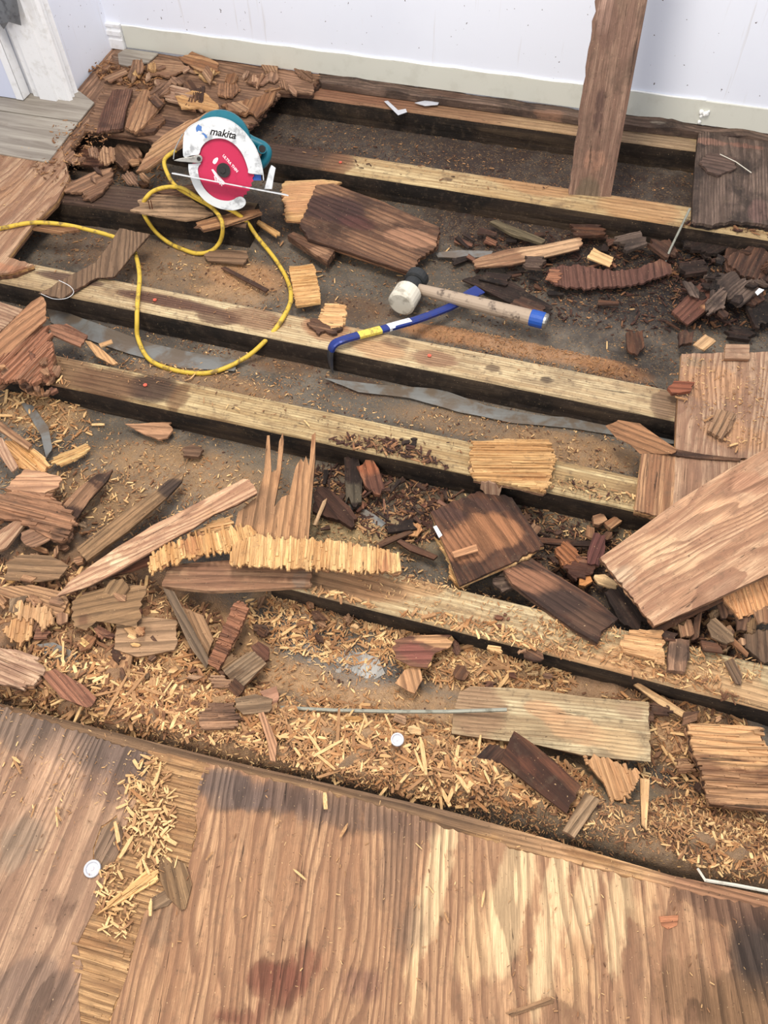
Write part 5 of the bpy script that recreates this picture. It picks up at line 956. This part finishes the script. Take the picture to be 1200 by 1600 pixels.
# base shoe, seen edge-on, with a slot for the blade: front strip, rear plate and two end bridges
e0 = q(-171, 833); e1 = q(1449, 1133); dx_ = (e1-e0).normalized(); L_ = (e1-e0).length; nrm_ = Vector((0, 0, 1)).cross(dx_)
MB_ = Matrix((dx_, nrm_, Vector((0, 0, 1)))).transposed().to_4x4(); MB_.translation = e0
bm = bmesh.new(); bx(bm, (0, -.0015, .010), (L_, .0015, .042), MB_); bx(bm, (0, -.0015, -.10), (L_, .0015, -.006), MB_); bx(bm, (0, -.0015, -.006), (.02, .0015, .010), MB_); bx(bm, (L_-.05, -.0015, -.006), (L_, .0015, .010), MB_)
bm_obj('base_shoe', bm, M['alu'], saw)
slabpoly('shoe_bracket', [(1119, 1050), (1205, 790), (1239, 723), (1299, 763), (1262, 900), (1229, 1052)], -.03, -.0, 'alu', smooth=0)
bm = bmesh.new(); tube(bm, [q(560, 400, -.045), q(560, 400, -.075), q(560, 392, -.15), q(560, 390, -.165)], [400*U, 420*U, 395*U, 330*U], 36); bm_obj('motor_housing', bm, M['teal'], saw, False)
bm = bmesh.new(); tube(bm, [q(545, 795, -.044), q(545, 795, -.012)], 300*U, 32); bm_obj('gear_housing', bm, M['steel'], saw)
bm = bmesh.new(); tube(bm, catmull([q(780, 260, -.09), q(960, 380, -.085), q(1150, 470, -.075), q(1200, 560, -.07), q(1120, 700, -.075), q(940, 760, -.08), q(800, 700, -.085)], 6), .014, 10); bm_obj('rear_handle', bm, M['teal'], saw, True)
bm = bmesh.new(); c_ = q(1125, 505, -.045)
tube(bm, [c_+Vector((0, 0, -.03)), c_+Vector((.0, .0, .004))], .0125, 14); bm_obj('side_knob', bm, M['teal'], saw)
bm = bmesh.new(); tube(bm, [c_+Vector((0, 0, .0042)), c_+Vector((0, 0, .0052))], .0095, 14); bm_obj('knob_recess', bm, M['hub'], saw)
bm = bmesh.new(); a_ = q(915, 850, -.03); b_ = q(1080, 930, -.004); bx(bm, a_, b_); bm_obj('chip_deflector', bm, M['bluet'], saw)
def text(name, s, x, y, z, size, rot, mat, parent, shear=0, ext=.0002):
    cu = bpy.data.curves.new(name, 'FONT'); cu.body = s; cu.size = size; cu.shear = shear; cu.extrude = ext; cu.offset = size*.028; cu.align_x = 'CENTER'; cu.align_y = 'CENTER'
    to = bpy.data.objects.new(name, cu); col.objects.link(to); bpy.context.view_layer.update()
    me = bpy.data.meshes.new_from_object(to.evaluated_get(bpy.context.evaluated_depsgraph_get())); bpy.data.objects.remove(to)
    me.materials.clear(); me.materials.append(M[mat]); o = bpy.data.objects.new(name, me); col.objects.link(o); o.parent = parent
    o.location = q(x, y, z); o.rotation_euler = (0, 0, rot); return o
plate = slabpoly('name_plate', [(400, 245), (440, 232), (745, 300), (735, 385), (690, 385), (420, 330)], .010, .0104, 'white', smooth=0, bevel=0)
text('lettering', 'makita', 572, 314, .0106, .025, -.17, 'ink', saw, .25)
text('lettering', 'ULTRA THIN', 650, 705, .0012, .0095, -.86, 'print', saw)
slabpoly('print_mark', [(375, 785), (400, 780), (560, 965), (540, 985), (480, 985)], .001, .0013, 'print', smooth=0, bevel=0)
slabpoly('print_mark', [(400, 690), (420, 650), (470, 625), (482, 650), (450, 700), (420, 712)], .001, .0013, 'print', smooth=3, bevel=0)
for i in range(4):
    x = 405+i*28; y = 890+i*24; slabpoly('print_mark', [(x, y-18), (x+12, y-22), (x+26, y+42), (x+12, y+46)], .001, .0013, 'print', smooth=0, bevel=0)
slabpoly('paint_smudge', [(205, 245), (240, 200), (262, 215), (290, 230), (280, 262), (285, 290), (240, 280), (215, 300), (205, 270)], .010, .0103, 'bluepaint', smooth=2, bevel=0)
slabpoly('paint_smudge', [(275, 320), (305, 308), (345, 340), (352, 370), (325, 375), (310, 340)], .010, .0103, 'bluepaint', smooth=2, bevel=0)

# yellow cord
cp = [(-60, 366, PT+.008), (0, 357, PT+.008), (50, 348, PT+.008), (100, 351, .09), (150, 362, .07), (180, 371, .06), (200, 382, .05), (211, 396, .06), (218, 430, JT+.012), (215, 470, JT+.009), (214, 500, .06), (216, 530, .018), (235, 563, .012), (280, 580, .012), (330, 582, .012), (380, 561, .02), (415, 532, .055), (440, 500, JT+.009), (454, 470, .06), (450, 440, .02), (430, 405, .014), (401, 369, .03), (384, 345, .075), (360, 328, .112), (330, 318, .12), (308, 308, .12), (287, 295, .118), (265, 292, .116), (243, 297, .115), (230, 307, .112), (223, 321, .088), (226, 337, .085), (243, 362, .03), (265, 380, .012), (287, 390, .012), (308, 396, .014), (330, 392, .02), (344, 377, .045), (348, 356, .09), (343, 338, .108), (328, 322, .108), (308, 311, .105), (276, 292, .104), (262, 272, .12), (257, 250, .14), (275, 235, .16)]
bm = bmesh.new(); tube(bm, catmull([G(*p) for p in cp], 8), .0058, 10)
setp(bm_obj('power_cord', bm, M['cordy'], None, True), 'dirty yellow power cord looping from the saw over the sleepers', 'cord')

# mallet
ml = empty('mallet', G(640, 470, .02)); setp(ml, 'two-faced mallet with one white head end and blue-taped handle', 'mallet'); bpy.context.view_layer.update()
inv = ml.matrix_world.inverted()
h0 = G(626, 476, .052); h1 = G(654, 431, .052); ax = (h1-h0).normalized(); HL = (h1-h0).length
bm = bmesh.new(); tube(bm, [inv @ (h0+ax*t) for t in (0, .004, HL*.42, HL*.46)], [.030, .036, .036, .031], 24); bm_obj('white_face', bm, M['wrub'], ml)
bm = bmesh.new(); tube(bm, [inv @ (h0+ax*t) for t in (HL*.46, HL*.48, HL*.74, HL*.76)], [.022, .025, .024, .021], 20); bm_obj('head_core', bm, M['rubber'], ml)
bm = bmesh.new(); tube(bm, [inv @ (h0+ax*t) for t in (HL*.76, HL*.78, HL*.98, HL)], [.024, .030, .030, .026], 20); bm_obj('black_face', bm, M['rubber'], ml)
a0 = h0+ax*HL*.6; b0 = G(857, 503, .062); dd = b0-a0
bm = bmesh.new(); tube(bm, [inv @ (a0+dd*t) for t in (0, .08, .3, .6, .86, .985)], [.0135, .0140, .0165, .0185, .0195, .0195], 16); bm_obj('handle', bm, M['handle'], ml, False)
bm = bmesh.new(); tube(bm, [inv @ (a0+dd*t) for t in (.875, .88, .965, .97)], [.0200, .0208, .0208, .0200], 16); bm_obj('blue_tape', bm, M['bluet'], ml)
bm = bmesh.new(); tube(bm, [inv @ (a0+dd*t) for t in (.97, .985, .995)], [.0198, .0198, .0165], 16); bm_obj('handle_end', bm, M['steel'], ml)

# pry bar
pb = empty('pry_bar', G(607, 512, JT)); setp(pb, 'blue flat pry bar under the mallet, its hooked claw hanging over a sleeper', 'pry bar'); bpy.context.view_layer.update()
inv2 = pb.matrix_world.inverted()
def sweep(name, pts, ws, ts, mat, off=0., par=pb):
    pts = [Vector(p) for p in pts]; bm = bmesh.new(); R_ = []
    side = Vector((-(pts[-1]-pts[0]).y, (pts[-1]-pts[0]).x, 0)).normalized()
    for i, p in enumerate(pts):
        t = (pts[min(i+1, len(pts)-1)]-pts[max(i-1, 0)]).normalized(); up = t.cross(side).normalized()
        if up.z < 0 and abs(t.z) < .9: up = -up
        if i and up.dot(last) < 0: up = -up
        last = up; w_ = ws[i]; h_ = ts[i]
        R_.append([bm.verts.new(inv2 @ (p+side*a*w_+up*(b*h_+off))) for a, b in ((-.5, -.3), (-.3, -.5), (.3, -.5), (.5, -.3), (.5, .3), (.3, .5), (-.3, .5), (-.5, .3))])
    for A, B in zip(R_, R_[1:]):
        for k in range(8): bm.faces.new((A[k], A[(k+1) % 8], B[(k+1) % 8], B[k]))
    bm.faces.new(R_[0]); bm.faces.new(R_[-1][::-1]); return bm_obj(name, bm, M[mat], par)
PBK = [(518, 578, .012), (516, 562, .045), (517, 547, .078), (523, 537, .094), (536, 531, .098), (560, 524, .092), (607, 512, .082), (650, 500, .066), (700, 481, .045), (722, 469, .038)]
pl_ = catmull([G(*p) for p in PBK], 4); n_ = len(pl_)
sweep('bar', pl_[8:], [.021]*(n_-8), [.011]*(n_-8), 'blue')
sweep('claw', pl_[:9], [.026, .026, .025, .025, .024, .023, .023, .022, .021], [.003, .005, .007, .009, .010, .011, .011, .011, .011], 'claw')
tp_ = catmull([G(718, 471, .0385), G(732, 462, .036), G(750, 452, .034)], 3)
sweep('flat_tip', tp_, [.021, .024, .029, .033, .035, .036, .036][:len(tp_)], [.011, .009, .008, .007, .006, .005, .004][:len(tp_)], 'blue')
k1 = [p for p in pl_ if G(556, 525, .093).x < p.x < G(598, 514, .083).x]; sweep('yellow_sticker', k1, [.0215]*len(k1), [.0114]*len(k1), 'yellow', .0001)
a_, b_ = G(606, 512.3, .0822), G(641, 502.6, .069); k2 = [a_.lerp(b_, t/4) for t in range(5)]; sweep('white_sticker', k2, [.0217]*5, [.0122]*5, 'stick_w', .0003)

# board leaning against the back wall
bL, bR = G(882, 342, .004), G(947, 346, .004); dep = float(np.dot(np.array((bL+bR)/2)-CAM, FW)); W_ = (bR-bL).length
def at_depth(px, py, d): r_ = ray(px, py); return Vector(CAM+r_*(d/float(np.dot(r_, FW))))
print('BOARD', bL, bR, W_)
tc = at_depth(971, 0, dep*66/79); print('top', tc)
bc = (bL+bR)/2; up_ = (tc-bc).normalized(); wx = (bR-bL); wx = (wx-up_*wx.dot(up_)).normalized(); nb = wx.cross(up_)
LB_ = 1.25; jl = []; r_ = random.Random(9)
for i in range(61): t = i/60; jl.append(Vector((t*LB_, W_/2+.003*nz(t*40, 3)+(-.006*r_.random() if r_.random() < .3 else .001)+.004*nz(t*6, 9))))
poly_ = [Vector((0, -W_/2)), Vector((LB_, -W_/2-.004))]+jl[::-1]
V, Fc = solid(poly_, .02, .008, lambda u, v: .0008*nz(u*12, v*90, 4)+.0006*nz(u*50, v*60, 2), .016)
lb = mesh_obj('leaning_board', V, Fc, M['board']); Rm = Matrix((up_, -wx, nb*1.0)).transposed()
if Rm.determinant() < 0: Rm = Matrix((up_, -wx, -nb)).transposed()
lb.matrix_world = Matrix.Translation(bc+Rm.col[2]*.0) @ Rm.to_4x4()
setp(lb, 'tall rough brown board standing upright before the white wall', 'board'); bpy.context.view_layer.update()
def lbp(px, py, rx, ry, c, s):
    d_ = Vector(ray(px, py)); nn = Rm.col[2]; t = (bc-Vector(CAM)).dot(nn)/d_.dot(nn); p = lb.matrix_world.inverted() @ (Vector(CAM)+d_*t); return (p.x, p.y, rx, ry, srgb(c), s, 0)
bl2 = [lbp(945, 20, .05, .02, (188, 150, 134), .7), lbp(915, 310, .07, .04, (112, 96, 78), .8), lbp(900, 335, .03, .05, (168, 132, 92), .7), lbp(935, 170, .06, .015, (92, 66, 60), .8), lbp(950, 40, .06, .03, (120, 88, 76), .7), lbp(930, 250, .04, .04, (176, 124, 96), .5), lbp(980, 60, .1, .02, (132, 98, 84), .6)]
co = np.zeros(len(lb.data.vertices)*3); lb.data.vertices.foreach_get('co', co); co = co.reshape(-1, 3)
rgb, al, _ = stain_arrays(co[:, 0], co[:, 1], bl2); at = lb.data.attributes.new('stain', 'FLOAT_COLOR', 'POINT'); at.data.foreach_set('color', np.concatenate([rgb, al[:, None]], 1).ravel())

# rods, wires, sticks
def rod(name, pts, r, mat, label, cat, n=8):
    bm = bmesh.new(); tube(bm, pts, r, n); setp(bm_obj(name, bm, M[mat], None, False), label, cat)
rod('metal_rod', [G(425, 1105, .062), G(520, 1110, .056), G(620, 1112, .054), G(700, 1112, .058), G(792, 1109, .072)], .0038, 'rod', 'long thin grey rod lying across the sawdust of the front bay', 'rod')
rod('metal_rod', [G(1035, 419, .012), G(1048, 388, .05), G(1078, 326, .105)], .0032, 'rod', 'short grey rod propped up below the mouldy plywood', 'rod')
rod('thin_stick', [G(1101, 1375, PT+.004), G(1150, 1383, PT+.004), G(1203, 1393, PT+.004)], .0026, 'wrub', 'thin white stick on the foreground sheet at the right edge', 'stick', 5)
rod('thin_stick', [G(1090, 1357, PT+.004), G(1103, 1377, PT+.008)], .002, 'wrub', 'tiny pale twig touching the thin white stick', 'stick', 5)
rod('straw', [G(1125, 241, PT+.008), G(1150, 253, PT+.011), G(1174, 270, PT+.008)], .0014, 'wrub', 'thin pale straw lying on the mouldy black plywood', 'straw', 5)
rod('wire', catmull([G(92, 438, .095), G(109, 447, .095), G(115, 457, .1), (G(104, 466, .1)), G(84, 467, .095), G(64, 459, .095)], 5), .0007, 'white', 'fine white wire loop on the flat grey-brown scrap at left', 'wire', 5)
def cap(name, px, py, z, r, label, cat, tilt=0):
    e = empty(name, G(px, py, z)); setp(e, label, cat); e.rotation_euler = (tilt, 0, 0)
    bm = bmesh.new(); prof = [(r*.72, .0), (r, .0), (r, .004), (r*.9, .0055), (r*.74, .004), (r*.70, .0015)]; N_ = 28; rr = []
    for (a, b) in prof: rr.append([bm.verts.new((a*math.cos(2*math.pi*k/N_), a*math.sin(2*math.pi*k/N_), b)) for k in range(N_)])
    for A, B in zip(rr, rr[1:]+[rr[0]]):
        for k in range(N_): bm.faces.new((A[k], A[(k+1) % N_], B[(k+1) % N_], B[k]))
    bm_obj('rim', bm, M['clear'], e, True)
    bm = bmesh.new(); tube(bm, [(0, 0, .0008), (0, 0, .0018)], r*.72, 24); bm_obj('disc', bm, M['clear'], e)
    bm = bmesh.new(); tube(bm, [(0, 0, .0018), (0, 0, .004)], r*.18, 10); bm_obj('nub', bm, M['print'], e)
cap('plastic_disc', 145, 1358, PT, .0135, 'clear round plastic cap on the foreground sheet at left', 'plastic disc')
cap('plastic_disc', 621, 1156, .1, .0115, 'clear round plastic cap lying in the sawdust of the front bay', 'plastic disc', .15)
cap('plastic_disc', 1037, 191, JT+.012, .0125, 'clear plastic disc on the rearmost sleeper near the baseboard', 'plastic disc')
for (x, y, z, lb_) in ((242, 469, JT, 'orange-red screw head on the sleeper under the cord'), (227, 602, JT, 'orange-red screw head on the soaked end of the pale sleeper'), (532, 254, JT, 'orange-red screw head on the second sleeper from the wall'), (671, 556, JT, 'dark red screw head on the sleeper right of the pry bar')):
    bm = bmesh.new(); p = G(x, y, z+.001); tube(bm, [p, p+Vector((0, 0, .002))], .0048, 12); tube(bm, [p+Vector((0, 0, .002)), p+Vector((0, 0, .0026))], .003, 6)
    setp(bm_obj('screw_head', bm, M['orange']), lb_, 'screw')

# dusty plastic film showing between the sleepers
def filmp(label, ol, z=.004, warp=.004):
    P('plastic_film', label, ol, z+warp, .0006, 'film', torn=0.002, ridge=0, warp=warp, cat='plastic film', dv=.008)
filmp('grey plastic film in the bay below the pry bar running to the tan subfloor', [(505, 590), (560, 597), (620, 603), (690, 609), (760, 634), (850, 650), (960, 655), (1058, 668), (1060, 694), (1000, 686), (900, 670), (800, 660), (720, 644), (640, 622), (560, 612)])
filmp('grey plastic film in the bay left of and below the yellow cord', [(72, 480), (110, 490), (180, 516), (240, 538), (330, 556), (372, 562), (366, 580), (280, 574), (200, 552), (120, 524), (80, 504)])
filmp('shiny bit of plastic film among the dark rotten slivers', [(543, 786), (562, 790), (585, 804), (603, 818), (596, 824), (560, 808)], .012, .004)
filmp('whitish plastic film beside the pale diagonal strip', [(680, 396), (720, 390), (770, 392), (768, 401), (720, 404), (684, 402)], .012, .004)
filmp('dusty crinkled plastic film bared in the middle of the front bay', [(425, 1002), (455, 986), (500, 1008), (545, 1016), (590, 1026), (602, 1052), (560, 1074), (520, 1084), (450, 1090), (408, 1076)], .003, .005)
filmp('grey plastic film strip showing at the left in the lower pile', [(50, 1008), (84, 1004), (118, 1020), (122, 1036), (100, 1034), (70, 1022)], .07, .004)
filmp('grey film fold by the crumbs at left below the soaked sleeper', [(30, 626), (52, 634), (76, 668), (82, 700), (72, 716), (64, 680), (46, 650)], .02, .004)
P('plastic_scrap', 'folded clear plastic scrap on the rearmost sleeper', [(600, 158), (606, 157), (622, 172), (634, 170), (636, 175), (622, 180)], JT+.006, .0008, 'clear', torn=0, ridge=0, warp=.002, cat='plastic scrap')
P('plastic_scrap', 'white torn plastic scrap on the rearmost sleeper', [(648, 160), (668, 156), (688, 156), (684, 163), (664, 165)], JT+.01, .002, 'clear', torn=.001, ridge=0, warp=.004, cat='plastic scrap')
P('plastic_scrap', 'tiny white plastic bit by the right edge above the maroon board', [(1180, 456), (1186, 450), (1194, 453), (1184, 461)], .06, .002, 'white', torn=.001, ridge=0, cat='plastic scrap')

# ------------------------------------------------------------------ small torn fragments in the heaps
rf = random.Random(2024)
def fragments(cx, cy, rx, ry, n, s0, s1, z0, z1, mts, group, label, name='plywood_fragment', cat='wood fragment'):
    for i in range(n):
        a = rf.uniform(0, 6.28); q_ = math.sqrt(rf.random()); x = cx+rx*q_*math.cos(a); y = cy+ry*q_*math.sin(a)+.2*rx*q_*math.cos(a)
        s = s0+(s1-s0)*rf.random()**1.6; asp = rf.uniform(.3, .9); th_ = rf.uniform(0, 3.14); k = rf.choice((4, 5, 5, 6)); ol = []
        for j in range(k):
            t = 2*math.pi*(j+rf.uniform(-.22, .22))/k; u, v_ = s/2*math.cos(t)*rf.uniform(.8, 1.15), s/2*asp*math.sin(t)*rf.uniform(.8, 1.15)
            ol.append((x+u*math.cos(th_)-v_*math.sin(th_), y+(u*math.sin(th_)+v_*math.cos(th_))*.8))
        p = G(x, y, (z0+z1)/2); zz = surf(p.x, p.y); z = max(rf.uniform(z0, z1), zz+.004)
        tx, ty = rf.uniform(-.25, .25), rf.uniform(-.25, .25)
        zs = [z+.0012*((px_-x)*tx+(py_-y)*ty) for (px_, py_) in ol]
        P(name, label, ol, zs, rf.uniform(.003, .008), rf.choice(mts), torn=rf.uniform(.004, .011), ridge=.0018, warp=.006, fib=rf.choice((0, 0, .006)), fh=.0015, cat=cat, group=group, du=.016, dv=.006)
fragments(110, 950, 130, 60, 42, 16, 52, .05, .1, ['tan', 'brown', 'grey', 'light', 'red', 'rot'], 'torn fragments in the left heap of scrap', 'torn plywood fragment in the scrap heap at the left edge')
fragments(290, 1060, 120, 60, 26, 14, 40, .03, .07, ['tan', 'brown', 'grey', 'light'], 'torn fragments around the small grey square offcut', 'torn plywood fragment lying around the small grey square offcut')
fragments(70, 830, 80, 50, 16, 16, 44, .05, .085, ['tan', 'brown', 'rot', 'grey'], 'torn fragments around the ridged piece at left', 'torn fragment around the rotten ridged piece at the left')
fragments(280, 130, 120, 38, 34, 16, 50, PT+.008, PT+.03, ['tan', 'rot', 'pink', 'brown', 'light'], 'torn flakes over the crumbled corner', 'torn flake lying on the crumbled plywood corner behind the saw')
fragments(440, 120, 60, 24, 12, 14, 40, PT+.006, PT+.016, ['rot', 'tan', 'pink'], 'torn flakes at the end of the rotten corner sheet', 'torn flake on the right end of the rotten corner sheet')
fragments(180, 262, 70, 36, 14, 16, 44, .02, .06, ['rot', 'brown', 'tan'], 'torn fragments in the hole left of the saw', 'torn fragment in the hole between saw and vinyl planks')
fragments(680, 1180, 260, 55, 22, 12, 34, .03, .06, ['tan', 'light', 'brown'], 'torn fragments in the front bay sawdust', 'torn plywood fragment half sunk in the front bay sawdust')
fragments(760, 1035, 150, 35, 12, 14, 40, .03, .05, ['tan', 'light', 'brown', 'red'], 'torn fragments below the nearest sleeper', 'torn fragment on the sawdust right below the nearest sleeper')
fragments(1090, 1160, 100, 70, 14, 14, 40, .025, .05, ['tan', 'light', 'brown'], 'torn fragments at the lower right', 'torn fragment in the sawdust near the ribbed square block')
fragments(1120, 985, 80, 30, 22, 14, 46, .04, .09, ['brown', 'dark', 'tan', 'grey'], 'broken fragments under the slanted board', 'broken fragment in the dark heap under the big slanted board')
fragments(880, 850, 120, 50, 18, 14, 38, .02, .04, ['dark', 'brown', 'red', 'tan'], 'broken fragments between the dark and slanted boards', 'broken fragment between the dark square board and slanted board')
fragments(1130, 430, 80, 60, 22, 20, 60, .02, .07, ['black', 'dark', 'mould'], BLK, 'nearly black rotten wood fragment lying in the wet right-hand bay', 'rotten_fragment')
fragments(470, 975, 110, 35, 12, 12, 34, .02, .04, ['tan', 'light', 'brown'], 'torn fragments under the flat board end', 'torn fragment on the floor just below the flat board end')
fragments(45, 580, 50, 35, 12, 14, 36, .09, .12, ['rot', 'red', 'tan'], 'crumbs of the heap by the small upright board', 'crumbled lump beside the small upright board at the left edge')

# grit and sawdust grains: too many and too small to count
def grit(name, label, n, seed, region, size, cols):
    r = np.random.default_rng(seed); X = r.uniform(region[0], region[1], n); Y = r.uniform(region[2], region[3], n)
    Nn = np.array([MN.noise(Vector((x*5, y*9, seed))) for x, y in zip(X, Y)]); keep = (Nn+r.normal(0, .22, n)) > -.05
    for (ax, ay, s, wd) in JL+[J5]:
        d_ = Y-(ay+s*(X-ax)); keep &= ~((d_ > -.002) & (d_ < wd+.002) & ((X > J5x) | (ay != J5[1])))
    ye = fe[0].y+(X-fe[0].x)*(fe[1].y-fe[0].y)/(fe[1].x-fe[0].x); keep &= (Y > ye+.005) & (Y < WY-.01) & (X > XL+.02)
    keep &= ~((X > tr[0].x) & (Y > tr[1].y) & (Y < tr[0].y))
    X, Y = X[keep], Y[keep]; n = len(X); Z = slab_h(X, Y)*1.02
    S = size[0]+(size[1]-size[0])*r.random(n)**2.5; A = r.uniform(0, 6.28, n); c, s = np.cos(A), np.sin(A); asp = r.uniform(.12, .6, n)
    base = np.array([(-.5, -.5, 0), (.5, -.45, 0), (.45, .5, 0), (-.5, .45, 0), (0.1, 0, .35)])
    V = np.zeros((n, 5, 3))
    for k in range(5):
        x = base[k, 0]*S; y = base[k, 1]*S*asp; V[:, k, 0] = X+x*c-y*s; V[:, k, 1] = Y+x*s+y*c; V[:, k, 2] = Z+base[k, 2]*S*.6+.001
    F = np.array([(0, 1, 4), (1, 2, 4), (2, 3, 4), (3, 0, 4)]); FF = (F[None]+(np.arange(n)*5)[:, None, None]).reshape(-1, 3)
    me = bpy.data.meshes.new(name); me.vertices.add(n*5); me.vertices.foreach_set('co', V.ravel())
    me.loops.add(FF.size); me.loops.foreach_set('vertex_index', FF.ravel().astype(np.int32)); me.polygons.add(len(FF))
    me.polygons.foreach_set('loop_start', np.arange(0, FF.size, 3, dtype=np.int32)); me.polygons.foreach_set('loop_total', np.full(len(FF), 3, dtype=np.int32))
    for m in CM: me.materials.append(m)
    me.polygons.foreach_set('material_index', np.repeat(np.array(cols)[r.integers(0, len(cols), n)], 4).astype(np.int32)); me.update(calc_edges=True)
    o = bpy.data.objects.new(name, me); col.objects.link(o); setp(o, label, 'grit', None, 'stuff')
grit('sawdust_grit', 'tan sawdust grit strewn over the floor of the middle and front bays', 42000, 3, (-2., 1.2, .3, 1.35), (.0015, .009), [1, 0, 4, 2, 1, 3])
grit('sawdust_grit', 'brown grit and crumbs on the floor of the rear bays', 36000, 4, (-2., 1.3, 1.3, 2.5), (.0015, .009), [2, 3, 1, 3, 2, 4])

# every wooden mesh carries the stain attribute (blank where nothing is stained)
for me in bpy.data.meshes:
    if me.vertices and 'stain' not in me.attributes:
        at = me.attributes.new('stain', 'FLOAT_COLOR', 'POINT'); at.data.foreach_set('color', np.zeros(len(me.vertices)*4))
